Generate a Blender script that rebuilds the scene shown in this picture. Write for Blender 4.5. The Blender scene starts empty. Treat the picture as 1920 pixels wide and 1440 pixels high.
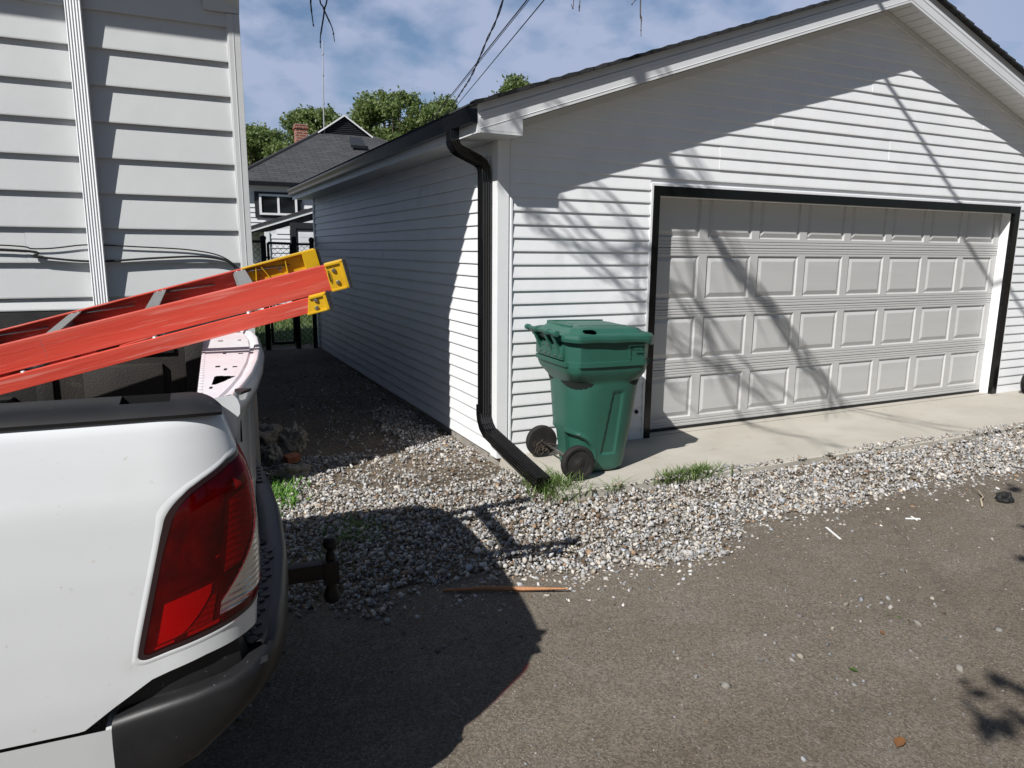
import bpy, bmesh, math, random
import numpy as np
from mathutils import Vector, Matrix, noise as mnoise
random.seed(7); rng = np.random.default_rng(7)
sc = bpy.context.scene
COL = sc.collection
R = math.radians

# ------------------------------------------------------------------ camera
FPX, YAW, PITCH, ROLL = 1339.74, R(25.89), R(10.538), R(0.491)
CAM = Vector((-2.265, -4.913, 1.585))
fwd = Vector((math.sin(YAW)*math.cos(PITCH), math.cos(YAW)*math.cos(PITCH), -math.sin(PITCH)))
rgt = Vector((math.cos(YAW), -math.sin(YAW), 0)); upv = rgt.cross(fwd)
r2 = rgt*math.cos(ROLL)+upv*math.sin(ROLL); u2 = -rgt*math.sin(ROLL)+upv*math.cos(ROLL)
cd = bpy.data.cameras.new('camera'); co = bpy.data.objects.new('camera', cd); COL.objects.link(co)
co.matrix_world = Matrix(((r2.x, u2.x, -fwd.x, CAM.x), (r2.y, u2.y, -fwd.y, CAM.y), (r2.z, u2.z, -fwd.z, CAM.z), (0, 0, 0, 1)))
cd.sensor_width = 36; cd.lens = FPX/1920*36; cd.clip_start = .05; cd.clip_end = 2000
sc.camera = co
# ------------------------------------------------------------------ light, sky, exposure
SUN = Vector((.460, .271, -.486)).normalized()           # the way the light travels
sl = bpy.data.lights.new('sun', 'SUN'); sl.energy = 5.0; sl.angle = R(.55); sl.color = (1, .975, .94)
so = bpy.data.objects.new('sun', sl); COL.objects.link(so)
so.rotation_euler = SUN.to_track_quat('-Z', 'Y').to_euler(); so.location = (-8, -8, 20)
W = bpy.data.worlds.new('World'); sc.world = W; W.use_nodes = True
def build_world():
    nt = W.node_tree; N = nt.nodes; L = nt.links
    bg = N['Background']
    sky = N.new('ShaderNodeTexSky'); sky.sky_type = 'NISHITA'; sky.sun_disc = False
    sky.sun_elevation = math.asin(-SUN.z); sky.sun_rotation = math.atan2(-SUN.x, -SUN.y)
    sky.air_density = 1.0; sky.dust_density = .6; sky.ozone_density = 1.6
    tc = N.new('ShaderNodeTexCoord'); sp = N.new('ShaderNodeSeparateXYZ'); L.new(tc.outputs['Generated'], sp.inputs[0])
    zz = N.new('ShaderNodeMath'); zz.operation = 'ADD'; zz.inputs[1].default_value = .34; L.new(sp.outputs[2], zz.inputs[0])
    mx = N.new('ShaderNodeMath'); mx.operation = 'MAXIMUM'; mx.inputs[1].default_value = .06; L.new(zz.outputs[0], mx.inputs[0])
    cb = N.new('ShaderNodeCombineXYZ')
    for i in (0, 1):
        dv = N.new('ShaderNodeMath'); dv.operation = 'DIVIDE'; L.new(sp.outputs[i], dv.inputs[0]); L.new(mx.outputs[0], dv.inputs[1]); L.new(dv.outputs[0], cb.inputs[i])
    n1 = N.new('ShaderNodeTexNoise'); n1.inputs['Scale'].default_value = 6.5; n1.inputs['Detail'].default_value = 6; n1.inputs['Roughness'].default_value = .52; n1.inputs['Distortion'].default_value = .2
    n2 = N.new('ShaderNodeTexNoise'); n2.inputs['Scale'].default_value = 1.6; n2.inputs['Detail'].default_value = 3
    for n in (n1, n2): L.new(cb.outputs[0], n.inputs['Vector'])
    ad = N.new('ShaderNodeMath'); ad.operation = 'MULTIPLY_ADD'; ad.inputs[1].default_value = .8; L.new(n2.outputs[0], ad.inputs[0]); L.new(n1.outputs[0], ad.inputs[2])
    cr = N.new('ShaderNodeValToRGB'); L.new(ad.outputs[0], cr.inputs[0])
    cr.color_ramp.elements[0].position = .72; cr.color_ramp.elements[0].color = (.22, .22, .22, 1)
    cr.color_ramp.elements[1].position = .98; cr.color_ramp.elements[1].color = (.97, .97, .97, 1)
    mixn = N.new('ShaderNodeMix'); mixn.data_type = 'RGBA'
    hs = N.new('ShaderNodeHueSaturation'); hs.inputs['Saturation'].default_value = 1.25; hs.inputs['Value'].default_value = 1.0
    L.new(sky.outputs[0], hs.inputs['Color'])
    # the cloud sheet lies to the north; overhead and behind the viewer the sky is mostly clear
    gt_ = N.new('ShaderNodeMapRange'); gt_.inputs['From Min'].default_value = .15; gt_.inputs['From Max'].default_value = .62; gt_.inputs['To Min'].default_value = .12; gt_.interpolation_type = 'SMOOTHSTEP'; L.new(sp.outputs[1], gt_.inputs[0])
    cf = N.new('ShaderNodeMath'); cf.operation = 'MULTIPLY'; L.new(cr.outputs[0], cf.inputs[0]); L.new(gt_.outputs[0], cf.inputs[1])
    L.new(cf.outputs[0], mixn.inputs['Factor']); L.new(hs.outputs[0], mixn.inputs['A'])
    mixn.inputs['B'].default_value = (4.9, 5.7, 7.9, 1)
    dk = N.new('ShaderNodeMapRange'); dk.interpolation_type = 'SMOOTHSTEP'; dk.inputs['From Min'].default_value = -.1; dk.inputs['From Max'].default_value = .5; dk.inputs['To Min'].default_value = .80; dk.inputs['To Max'].default_value = 1.36; L.new(sp.outputs[1], dk.inputs[0])  # sky value scaled by direction, brighter ahead, dimmer behind, to tune ambient light
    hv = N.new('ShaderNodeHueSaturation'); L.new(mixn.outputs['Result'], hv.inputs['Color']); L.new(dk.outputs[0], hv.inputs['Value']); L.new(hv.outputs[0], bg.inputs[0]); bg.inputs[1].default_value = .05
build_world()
sc.view_settings.view_transform = 'Standard'; sc.view_settings.look = 'None'; sc.view_settings.gamma = 1
sc.view_settings.exposure = .28

# ------------------------------------------------------------------ helpers
def tag(o, label=None, cat=None, group=None, kind=None):
    if label: o['label'] = label
    if cat: o['category'] = cat
    if group: o['group'] = group
    if kind: o['kind'] = kind
    return o
def empty(name, loc=(0, 0, 0), rz=0.0):
    o = bpy.data.objects.new(name, None); COL.objects.link(o); o.location = loc; o.rotation_euler = (0, 0, rz); o.empty_display_size = .2
    return o
class MB:
    def __init__(s): s.v = []; s.f = []; s.m = []
    def add(s, vs, fs, m=0):
        b = len(s.v); s.v += [tuple(p) for p in vs]; s.f += [tuple(i+b for i in f) for f in fs]; s.m += [m]*len(fs); return s
    def box(s, a, b, m=0):
        (x0, y0, z0), (x1, y1, z1) = a, b
        x0, x1 = min(x0, x1), max(x0, x1); y0, y1 = min(y0, y1), max(y0, y1); z0, z1 = min(z0, z1), max(z0, z1)
        v = [(x0, y0, z0), (x1, y0, z0), (x1, y1, z0), (x0, y1, z0), (x0, y0, z1), (x1, y0, z1), (x1, y1, z1), (x0, y1, z1)]
        return s.add(v, [(0, 3, 2, 1), (4, 5, 6, 7), (0, 1, 5, 4), (1, 2, 6, 5), (2, 3, 7, 6), (3, 0, 4, 7)], m)
    def obox(s, o, ax, ay, az, m=0):           # oriented box from corner o and three edge vectors
        o, ax, ay, az = map(Vector, (o, ax, ay, az))
        v = [o, o+ax, o+ax+ay, o+ay, o+az, o+ax+az, o+ax+ay+az, o+ay+az]
        fs = [(0, 3, 2, 1), (4, 5, 6, 7), (0, 1, 5, 4), (1, 2, 6, 5), (2, 3, 7, 6), (3, 0, 4, 7)]
        if ax.cross(ay).dot(az) < 0: fs = [tuple(reversed(f)) for f in fs]
        return s.add(v, fs, m)
    def quad(s, *p, m=0): return s.add(p, [tuple(range(len(p)))], m)
    def loft(s, rings, closed=True, caps=True, m=0):
        n = len(rings[0]); vs = [p for r in rings for p in r]; fs = []
        for i in range(len(rings)-1):
            for j in range(n if closed else n-1):
                k = (j+1) % n
                fs.append((i*n+j, i*n+k, (i+1)*n+k, (i+1)*n+j))
        if caps and closed: fs += [tuple(range(n-1, -1, -1)), tuple((len(rings)-1)*n+j for j in range(n))]
        return s.add(vs, fs, m)
    def prism(s, poly, d, m=0):                # closed polygon of 3-D points swept by vector d
        d = Vector(d); a = [Vector(p) for p in poly]; return s.loft([a, [p+d for p in a]], m=m)
    def tube(s, pts, r, n=8, caps=True, m=0):
        pts = [Vector(p) for p in pts]; rs = r if isinstance(r, (list, tuple)) else [r]*len(pts)
        rings = []; prev = None
        for i, p in enumerate(pts):
            t = (pts[min(i+1, len(pts)-1)]-pts[max(i-1, 0)])
            t = t.normalized() if t.length > 1e-9 else Vector((0, 0, 1))
            if prev is None:
                a = Vector((0, 0, 1)) if abs(t.z) < .9 else Vector((1, 0, 0))
                u = t.cross(a).normalized()
            else: u = (prev-t*prev.dot(t)).normalized()
            prev = u; w = t.cross(u)
            rings.append([p+(u*math.cos(2*math.pi*k/n)+w*math.sin(2*math.pi*k/n))*rs[i] for k in range(n)])
        return s.loft(rings, caps=caps, m=m)
    def rtube(s, pts, w, d, side, m=0, flute=0):   # rectangular tube (w along side, d across); side stays fixed
        pts = [Vector(p) for p in pts]; side = Vector(side).normalized(); rings = []
        for i, p in enumerate(pts):
            t0 = (pts[i]-pts[i-1]).normalized() if i else None; t1 = (pts[i+1]-pts[i]).normalized() if i < len(pts)-1 else None
            t = ((t0 or t1)+(t1 or t0)).normalized(); q = t.cross(side).normalized()
            k = 1.0
            if t0 and t1: k = 1/max(.5, t.dot(t0))
            prof = rect_profile(w, d, flute)
            rings.append([p+side*a+q*b*k for a, b in prof])
        return s.loft(rings, m=m)
    def lathe(s, c, axis, prof, n=24, m=0):    # prof: list of (radius, height along axis)
        c = Vector(c); t = Vector(axis).normalized(); a = Vector((0, 0, 1)) if abs(t.z) < .9 else Vector((1, 0, 0))
        u = t.cross(a).normalized(); w = t.cross(u)
        rings = [[c+t*h+(u*math.cos(2*math.pi*k/n)+w*math.sin(2*math.pi*k/n))*max(r, 1e-4) for k in range(n)] for r, h in prof]
        return s.loft(rings, m=m)
    def grid(s, P, m=0, keep=None):            # P[i][j] points
        ni, nj = len(P), len(P[0]); vs = [p for r in P for p in r]; fs = []
        for i in range(ni-1):
            for j in range(nj-1):
                if keep is None or keep(i, j): fs.append((i*nj+j, i*nj+j+1, (i+1)*nj+j+1, (i+1)*nj+j))
        return s.add(vs, fs, m)
    def build(s, name, mats, parent=None, smooth=None, bevel=0, weld=False):
        me = bpy.data.meshes.new(name); me.from_pydata(s.v, [], s.f)
        if not isinstance(mats, (list, tuple)): mats = [mats]
        for m in mats: me.materials.append(m)
        if len(mats) > 1: me.polygons.foreach_set('material_index', s.m)
        if weld or bevel or smooth:
            bm = bmesh.new(); bm.from_mesh(me)
            if weld: bmesh.ops.remove_doubles(bm, verts=bm.verts, dist=1e-5)
            bmesh.ops.recalc_face_normals(bm, faces=bm.faces)
            if bevel:
                es = [e for e in bm.edges if len(e.link_faces) == 2 and e.calc_face_angle(0) > R(35)]
                bmesh.ops.bevel(bm, geom=es, offset=bevel, segments=2, affect='EDGES', profile=.6, clamp_overlap=True)
            bm.to_mesh(me); bm.free()
        if smooth:
            for p in me.polygons: p.use_smooth = True
            if smooth is not True: me.set_sharp_from_angle(angle=R(smooth))
        me.update()
        o = bpy.data.objects.new(name, me); COL.objects.link(o)
        if parent: o.parent = parent
        return o
def rect_profile(w, d, flute=0):
    a, b = w/2, d/2; c = min(a, b)*.18
    if not flute:
        return [(-a+c, -b), (a-c, -b), (a, -b+c), (a, b-c), (a-c, b), (-a+c, b), (-a, b-c), (-a, -b+c)]
    out = []
    def side(p, q, n, nrm):
        for i in range(n*2+1):
            t = i/(n*2); x = p[0]+(q[0]-p[0])*t; y = p[1]+(q[1]-p[1])*t
            k = flute if i % 2 else 0
            out.append((x-nrm[0]*k, y-nrm[1]*k))
    side((-a+c, -b), (a-c, -b), 5, (0, -1)); side((a, -b+c), (a, b-c), 3, (1, 0)); side((a-c, b), (-a+c, b), 5, (0, 1)); side((-a, b-c), (-a, -b+c), 3, (-1, 0))
    return out
def catmull(pts, n=8):
    P = [Vector(p) for p in pts]; P = [P[0]*2-P[1]]+P+[P[-1]*2-P[-2]]; out = []
    for i in range(1, len(P)-2):
        for k in range(n):
            t = k/n; a, b, c, d = P[i-1:i+3]
            out.append(.5*((2*b)+(c-a)*t+(2*a-5*b+4*c-d)*t*t+(3*b-a-3*c+d)*t**3))
    return out+[P[-2]]
def npmesh(name, V, F, mats, parent=None, col=None, smooth=False):   # numpy arrays; F (n,k)
    me = bpy.data.meshes.new(name); nv, nf, k = len(V), len(F), F.shape[1]
    me.vertices.add(nv); me.vertices.foreach_set('co', np.asarray(V, np.float32).ravel())
    me.loops.add(nf*k); me.loops.foreach_set('vertex_index', np.asarray(F, np.int32).ravel())
    me.polygons.add(nf); me.polygons.foreach_set('loop_start', np.arange(0, nf*k, k, dtype=np.int32))
    me.update(calc_edges=True)
    if col is not None:
        at = me.color_attributes.new('tint', 'FLOAT_COLOR', 'POINT'); at.data.foreach_set('color', np.asarray(col, np.float32).ravel())
    for m in (mats if isinstance(mats, (list, tuple)) else [mats]): me.materials.append(m)
    if smooth: me.polygons.foreach_set('use_smooth', np.ones(nf, bool))
    o = bpy.data.objects.new(name, me); COL.objects.link(o)
    if parent: o.parent = parent
    return o

# ------------------------------------------------------------------ materials
def M(name, col, rough=.5, metal=0, spec=.5, coat=0, vary=None, spots=None, bump=None, bump2=None, attr=None, stretch=None, rots=()):
    """vary=(scale, colour2, amount); spots=(scale, colour, lo, hi); bump=(scale, strength, distance)"""
    m = bpy.data.materials.new(name); m.use_nodes = True; nt = m.node_tree; N = nt.nodes; L = nt.links
    b = N['Principled BSDF']; b.inputs['Roughness'].default_value = rough; b.inputs['Metallic'].default_value = metal
    b.inputs['Specular IOR Level'].default_value = spec; b.inputs['Coat Weight'].default_value = coat; b.inputs['Coat Roughness'].default_value = .04
    tc = N.new('ShaderNodeTexCoord'); vec = tc.outputs['Object']
    for r_ in rots:
        mp = N.new('ShaderNodeMapping'); mp.inputs['Rotation'].default_value = [R(q) for q in r_]; L.new(vec, mp.inputs[0]); vec = mp.outputs[0]
    if stretch:
        mp = N.new('ShaderNodeMapping'); mp.inputs['Scale'].default_value = stretch; L.new(vec, mp.inputs[0]); vec = mp.outputs[0]
    def noise(scale, detail=5, rough_=.6):
        n = N.new('ShaderNodeTexNoise'); n.inputs['Scale'].default_value = scale; n.inputs['Detail'].default_value = detail; n.inputs['Roughness'].default_value = rough_
        L.new(vec, n.inputs['Vector']); return n.outputs[0]
    def mix(fac, a, bcol):
        x = N.new('ShaderNodeMix'); x.data_type = 'RGBA'; L.new(fac, x.inputs['Factor'])
        if hasattr(a, 'is_output'): L.new(a, x.inputs['A'])
        else: x.inputs['A'].default_value = (*a, 1)
        x.inputs['B'].default_value = (*bcol, 1); return x.outputs['Result']
    def ramp(f, lo, hi, top=1):
        r = N.new('ShaderNodeMapRange'); r.inputs['From Min'].default_value = lo; r.inputs['From Max'].default_value = hi; r.inputs['To Max'].default_value = top
        r.interpolation_type = 'SMOOTHSTEP'; L.new(f, r.inputs['Value']); return r.outputs[0]
    cur = tuple(col)
    if attr:
        a = N.new('ShaderNodeAttribute'); a.attribute_name = attr; cur = a.outputs['Color']
    if vary: cur = mix(ramp(noise(vary[0]), .35, .7, vary[2]), cur, vary[1])
    for sp in (spots or []): cur = mix(ramp(noise(sp[0], 4, .55), sp[2], sp[3], sp[4] if len(sp) > 4 else 1), cur, sp[1])
    if hasattr(cur, 'is_output'): L.new(cur, b.inputs['Base Color'])
    else: b.inputs['Base Color'].default_value = (*cur, 1)
    nrm = None
    for bp in (bump, bump2):
        if not bp: continue
        bn = N.new('ShaderNodeBump'); bn.inputs['Strength'].default_value = bp[1]; bn.inputs['Distance'].default_value = bp[2]
        L.new(noise(bp[0], 6), bn.inputs['Height'])
        if nrm: L.new(nrm, bn.inputs['Normal'])
        nrm = bn.outputs[0]
    if nrm: L.new(nrm, b.inputs['Normal'])
    return m
m_vinyl = M('white_vinyl', (.80, .81, .82), .42, vary=(3, (.72, .73, .74), .5), spots=[(1.3, (.60, .58, .54), .62, .85, .25)], bump=(1.6, .22, .02), bump2=(90, .06, .001), stretch=(1, 1, 1))
m_trim = M('white_trim', (.80, .81, .82), .38, vary=(4, (.72, .73, .74), .5), bump=(5, .08, .01))
m_fascia = M('white_aluminium_fascia', (.70, .71, .72), .35, vary=(5, (.62, .63, .64), .5), bump=(4, .1, .01))
m_soffit = M('white_soffit', (.66, .66, .65), .5, vary=(3, (.58, .58, .57), .5))
m_door = M('embossed_steel_door', (.50, .50, .49), .42, vary=(2.5, (.46, .46, .45), .6), spots=[(5, (.42, .39, .34), .66, .8, .3)], bump=(26, .18, .002), stretch=(.35, 1, 5))
m_black = M('black_aluminium', (.004, .004, .0045), .17, spec=.4, vary=(6, (.007, .007, .0075), .5), bump=(8, .1, .006))
m_seal = M('black_rubber_seal', (.012, .012, .012), .7)
m_conc = M('concrete_slab', (.43, .405, .35), .85, vary=(1.6, (.37, .345, .295), .7), spots=[(.9, (.50, .475, .42), .5, .75, .6), (5, (.27, .23, .17), .60, .78, .55), (45, (.30, .27, .22), .60, .8, .5)], bump=(40, .25, .004), bump2=(260, .3, .001), stretch=(1, 1.4, 1))
m_found = M('concrete_foundation', (.30, .28, .25), .9, vary=(5, (.20, .18, .16), .8), bump=(60, .4, .004))
m_shing = M('charcoal_shingle', (.030, .030, .033), .85, vary=(30, (.055, .055, .06), .8), bump=(200, .5, .003))
m_house = M('aged_white_aluminium_siding', (.585, .60, .60), .42, vary=(1.1, (.53, .545, .55), .7), spots=[(2.7, (.44, .42, .37), .58, .8, .3), (90, (.40, .36, .30), .70, .78, .35)], bump=(2.2, .22, .02), bump2=(30, .05, .002))
m_hdark = M('dark_foundation_paint', (.018, .018, .02), .8, vary=(7, (.035, .033, .03), .7), bump=(40, .3, .004))
m_paint = M('white_car_paint', (.66, .68, .69), .30, coat=.8, spec=.5, vary=(1.5, (.61, .63, .64), .6), spots=[(6, (.50, .47, .42), .58, .78, .32), (40, (.42, .37, .30), .66, .74, .35), (70, (.10, .08, .06), .755, .775, .85)], bump=(2.5, .04, .01))
m_tgtop = M('bare_tailgate_paint', (.74, .71, .72), .5, vary=(7, (.70, .56, .59), .6), spots=[(16, (.50, .42, .38), .58, .75, .55), (60, (.20, .13, .10), .70, .76, .7)], bump=(25, .15, .004), stretch=(1, .6, 1))
m_plast = M('black_textured_plastic', (.020, .020, .021), .55, vary=(12, (.045, .044, .042), .6), bump=(350, .35, .001))
m_cap = M('black_rail_cap_plastic', (.012, .012, .013), .5, spec=.3, vary=(6, (.024, .024, .026), .6), spots=[(30, (.10, .095, .09), .66, .78, .4)], bump=(400, .3, .0008))
m_liner = M('black_bed_liner', (.014, .0135, .013), .6, vary=(3, (.042, .036, .029), .6), spots=[(14, (.11, .09, .07), .62, .8, .5)], bump=(140, .7, .003))
m_bumper = M('scuffed_black_bumper', (.009, .009, .010), .46, spec=.35, vary=(5, (.018, .018, .019), .6), spots=[(70, (.16, .15, .14), .69, .74, .5)], bump=(30, .08, .003))
m_rust = M('rusty_hitch_steel', (.014, .009, .008), .6, metal=.2, vary=(30, (.006, .005, .005), .8), bump=(60, .3, .003))
m_tire = M('tyre_rubber', (.013, .013, .013), .8, spec=.25, vary=(10, (.035, .032, .03), .6), bump=(60, .3, .003))
m_glassd = M('dark_glass', (.012, .014, .016), .06, spec=.8)
m_chrome = M('dull_alloy', (.45, .45, .46), .35, metal=.9)
m_fib = M('red_fibreglass', (.58, .066, .040), .45, vary=(3, (.47, .045, .028), .7), spots=[(5, (.66, .25, .21), .54, .72, .55), (1.6, (.60, .15, .11), .5, .7, .5), (11, (.34, .03, .02), .60, .75, .4)], bump=(9, .35, .003), rots=[(0, 0, 12), (0, 14.2, 0)], stretch=(.7, 14, 16))
m_yel = M('yellow_plastic', (.66, .40, .012), .4, vary=(12, (.55, .31, .01), .6), spots=[(38, (.20, .12, .02), .62, .74, .6)], bump=(40, .12, .003))
m_alu = M('weathered_aluminium', (.36, .36, .35), .45, metal=.7, vary=(25, (.26, .26, .25), .8), bump=(120, .25, .002))
m_rivet = M('rivet_steel', (.35, .34, .32), .35, metal=.9)
m_bin = M('green_bin_plastic', (.020, .090, .064), .42, spec=.45, vary=(3, (.030, .110, .082), .7), spots=[(5, (.055, .085, .055), .60, .85, .35), (60, (.10, .10, .07), .69, .78, .35)], bump=(180, .2, .0015), bump2=(5, .08, .01))
m_bind = M('bin_inside', (.004, .010, .008), .9)  # same green plastic painted near black for the shade inside
m_wheel = M('black_wheel_plastic', (.013, .013, .014), .5, spec=.3, vary=(14, (.045, .042, .04), .6), bump=(90, .2, .002))
m_gravel = M('limestone_gravel', (.4, .4, .4), .9, attr='tint', bump=(90, .5, .004))
m_twig = M('twig_bark', (.055, .04, .03), .8, vary=(20, (.10, .08, .06), .6))
m_bark = M('tree_bark', (.09, .07, .05), .9, vary=(8, (.05, .04, .03), .8), bump=(30, .6, .02), stretch=(1, 1, .25))
m_wire = M('black_cable', (.006, .006, .007), .6)
m_pale = M('pale_dead_wood', (.36, .30, .22), .8, vary=(30, (.25, .20, .14), .7))
m_wood = M('split_orange_lath', (.42, .20, .09), .75, vary=(30, (.30, .13, .06), .8), bump=(60, .4, .003), stretch=(1, 6, 6))
m_rock = M('rough_broken_concrete', (.34, .31, .26), .92, vary=(9, (.24, .21, .17), .8), spots=[(22, (.12, .10, .08), .55, .75, .6)], bump=(45, .8, .01), bump2=(180, .5, .002))
m_brick = M('orange_brick', (.42, .15, .07), .85, vary=(25, (.30, .10, .05), .7), bump=(90, .4, .003))
m_white = M('white_plastic_scrap', (.75, .75, .73), .5)
m_blue = M('blue_plastic_scrap', (.10, .25, .55), .5)
m_fblack = M('black_coated_steel', (.008, .008, .009), .4)
m_rhw = M('white_clapboard', (.74, .75, .77), .5, vary=(3, (.66, .67, .69), .5))
m_rhdark = M('charcoal_frame_paint', (.022, .024, .028), .5)
m_dish = M('grey_dish', (.55, .56, .58), .4)
def leaf_mat(name, c1, c2, tr=.35):
    m = bpy.data.materials.new(name); m.use_nodes = True; N = m.node_tree.nodes; L = m.node_tree.links
    b = N['Principled BSDF']; b.inputs['Roughness'].default_value = .5
    a = N.new('ShaderNodeAttribute'); a.attribute_name = 'tint'
    mx = N.new('ShaderNodeMix'); mx.data_type = 'RGBA'; mx.inputs['A'].default_value = (*c1, 1); mx.inputs['B'].default_value = (*c2, 1)
    L.new(a.outputs['Fac'], mx.inputs['Factor']); L.new(mx.outputs['Result'], b.inputs['Base Color'])
    t = N.new('ShaderNodeBsdfTranslucent'); L.new(mx.outputs['Result'], t.inputs[0])
    ms = N.new('ShaderNodeMixShader'); ms.inputs[0].default_value = tr
    L.new(b.outputs[0], ms.inputs[1]); L.new(t.outputs[0], ms.inputs[2]); L.new(ms.outputs[0], N['Material Output'].inputs[0])
    return m
m_leaf = leaf_mat('tree_foliage', (.09, .14, .04), (.23, .29, .10), .48)
m_grass = leaf_mat('grass_blades', (.06, .12, .02), (.17, .24, .07))
m_weed = leaf_mat('weed_leaves', (.07, .19, .02), (.16, .32, .05))
m_dry = leaf_mat('dry_leaf', (.20, .09, .03), (.30, .16, .05), .1)

def mat_shingle_roof():
    m = bpy.data.materials.new('shingled_roof'); m.use_nodes = True; N = m.node_tree.nodes; L = m.node_tree.links; b = N['Principled BSDF']; b.inputs['Roughness'].default_value = .9
    tc = N.new('ShaderNodeTexCoord'); br = N.new('ShaderNodeTexBrick'); br.inputs['Scale'].default_value = 1; br.inputs['Brick Width'].default_value = .34; br.inputs['Row Height'].default_value = .13
    br.inputs['Mortar Size'].default_value = .012; br.inputs['Color1'].default_value = (.020, .021, .024, 1); br.inputs['Color2'].default_value = (.040, .041, .046, 1); br.inputs['Mortar'].default_value = (.010, .010, .011, 1)
    L.new(tc.outputs['UV'], br.inputs['Vector']); n = N.new('ShaderNodeTexNoise'); n.inputs['Scale'].default_value = 40; L.new(tc.outputs['Object'], n.inputs['Vector'])
    mx = N.new('ShaderNodeMix'); mx.data_type = 'RGBA'; mx.blend_type = 'MULTIPLY'; mx.inputs['Factor'].default_value = .5; L.new(br.outputs[0], mx.inputs['A']); L.new(n.outputs[0], mx.inputs['B'])
    L.new(mx.outputs['Result'], b.inputs['Base Color']); return m
m_roof = mat_shingle_roof()
m_groof = mat_shingle_roof(); m_groof.name = 'weathered_shingles'
for n_ in m_groof.node_tree.nodes:
    if n_.type == 'TEX_BRICK': n_.inputs['Color1'].default_value = (.050, .051, .056, 1); n_.inputs['Color2'].default_value = (.080, .081, .088, 1); n_.inputs['Mortar'].default_value = (.022, .022, .024, 1)

def mat_ground(name, base, dark, lightc, agg, aggscale, thresh):
    m = bpy.data.materials.new(name); m.use_nodes = True; N = m.node_tree.nodes; L = m.node_tree.links; b = N['Principled BSDF']; b.inputs['Roughness'].default_value = .92; b.inputs['Specular IOR Level'].default_value = .25
    tc = N.new('ShaderNodeTexCoord'); v = tc.outputs['Object']
    def nz(s, d=6, r=.6, vec=v):
        n = N.new('ShaderNodeTexNoise'); n.inputs['Scale'].default_value = s; n.inputs['Detail'].default_value = d; n.inputs['Roughness'].default_value = r; L.new(vec, n.inputs['Vector']); return n.outputs[0]
    def mr(f, lo, hi, top=1.):
        r = N.new('ShaderNodeMapRange'); r.interpolation_type = 'SMOOTHSTEP'; r.inputs['From Min'].default_value = lo; r.inputs['From Max'].default_value = hi; r.inputs['To Max'].default_value = top; L.new(f, r.inputs[0]); return r.outputs[0]
    def mix(f, a, c):
        x = N.new('ShaderNodeMix'); x.data_type = 'RGBA'; L.new(f, x.inputs['Factor'])
        for k, q in (('A', a), ('B', c)):
            if hasattr(q, 'is_output'): L.new(q, x.inputs[k])
            else: x.inputs[k].default_value = (*q, 1)
        return x.outputs['Result']
    mp = N.new('ShaderNodeMapping'); mp.inputs['Scale'].default_value = (.35, 1, 1); mp.inputs['Rotation'].default_value = (0, 0, R(-12)); L.new(v, mp.inputs[0])
    c = mix(mr(nz(1.0, 5, .6, mp.outputs[0]), .38, .68), base, dark)
    c = mix(mr(nz(2.3, 5), .5, .75, .6), c, lightc)
    c = mix(mr(nz(60, 3), .4, .75, .5), c, dark)
    c = mix(mr(nz(16, 6, .7), .48, .72, .55), c, lightc)
    c = mix(mr(nz(210, 2), .52, .68, .55), c, lightc)
    c = mix(mr(nz(160, 2), .56, .70, .6), c, tuple(k*.45 for k in dark))
    vo = N.new('ShaderNodeTexVoronoi'); vo.inputs['Scale'].default_value = aggscale; L.new(v, vo.inputs['Vector'])
    sep = N.new('ShaderNodeSeparateColor'); L.new(vo.outputs['Color'], sep.inputs[0])
    inside = N.new('ShaderNodeMapRange'); inside.inputs['From Min'].default_value = .42; inside.inputs['From Max'].default_value = .25; L.new(vo.outputs['Distance'], inside.inputs[0])
    pick = mr(sep.outputs[0], thresh, thresh+.05)
    mu = N.new('ShaderNodeMath'); mu.operation = 'MULTIPLY'; L.new(inside.outputs[0], mu.inputs[0]); L.new(pick, mu.inputs[1])
    patch = N.new('ShaderNodeMath'); patch.operation = 'MULTIPLY'; L.new(mu.outputs[0], patch.inputs[0]); L.new(mr(nz(1.4, 4), .30, .62), patch.inputs[1])
    c = mix(patch.outputs[0], c, mix(sep.outputs[1], agg[0], agg[1]))
    vg = N.new('ShaderNodeTexVoronoi'); vg.inputs['Scale'].default_value = 120; L.new(v, vg.inputs['Vector']); sg = N.new('ShaderNodeSeparateColor'); L.new(vg.outputs['Color'], sg.inputs[0])
    gr = N.new('ShaderNodeMapRange'); gr.inputs['To Min'].default_value = .70; gr.inputs['To Max'].default_value = 1.30; L.new(sg.outputs[2], gr.inputs[0]); hv = N.new('ShaderNodeHueSaturation'); L.new(c, hv.inputs['Color']); L.new(gr.outputs[0], hv.inputs['Value']); c = hv.outputs[0]
    L.new(c, b.inputs['Base Color'])
    b1 = N.new('ShaderNodeBump'); b1.inputs['Strength'].default_value = .75; b1.inputs['Distance'].default_value = .008; L.new(nz(75, 6, .65), b1.inputs['Height'])
    b2 = N.new('ShaderNodeBump'); b2.inputs['Strength'].default_value = .6; b2.inputs['Distance'].default_value = .004; L.new(mu.outputs[0], b2.inputs['Height']); L.new(b1.outputs[0], b2.inputs['Normal'])
    L.new(b2.outputs[0], b.inputs['Normal']); return m
m_alley = mat_ground('dusty_asphalt', (.156, .131, .102), (.114, .090, .066), (.188, .169, .144), ((.27, .25, .22), (.15, .135, .115)), 105, .42)
m_dirt = mat_ground('bare_dirt', (.155, .122, .088), (.085, .066, .047), (.20, .165, .125), ((.36, .33, .28), (.20, .17, .13)), 60, .72)
m_lawn = M('lawn_soil', (.05, .06, .02), .95, vary=(4, (.07, .10, .03), .8), bump=(40, .6, .01))

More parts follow.
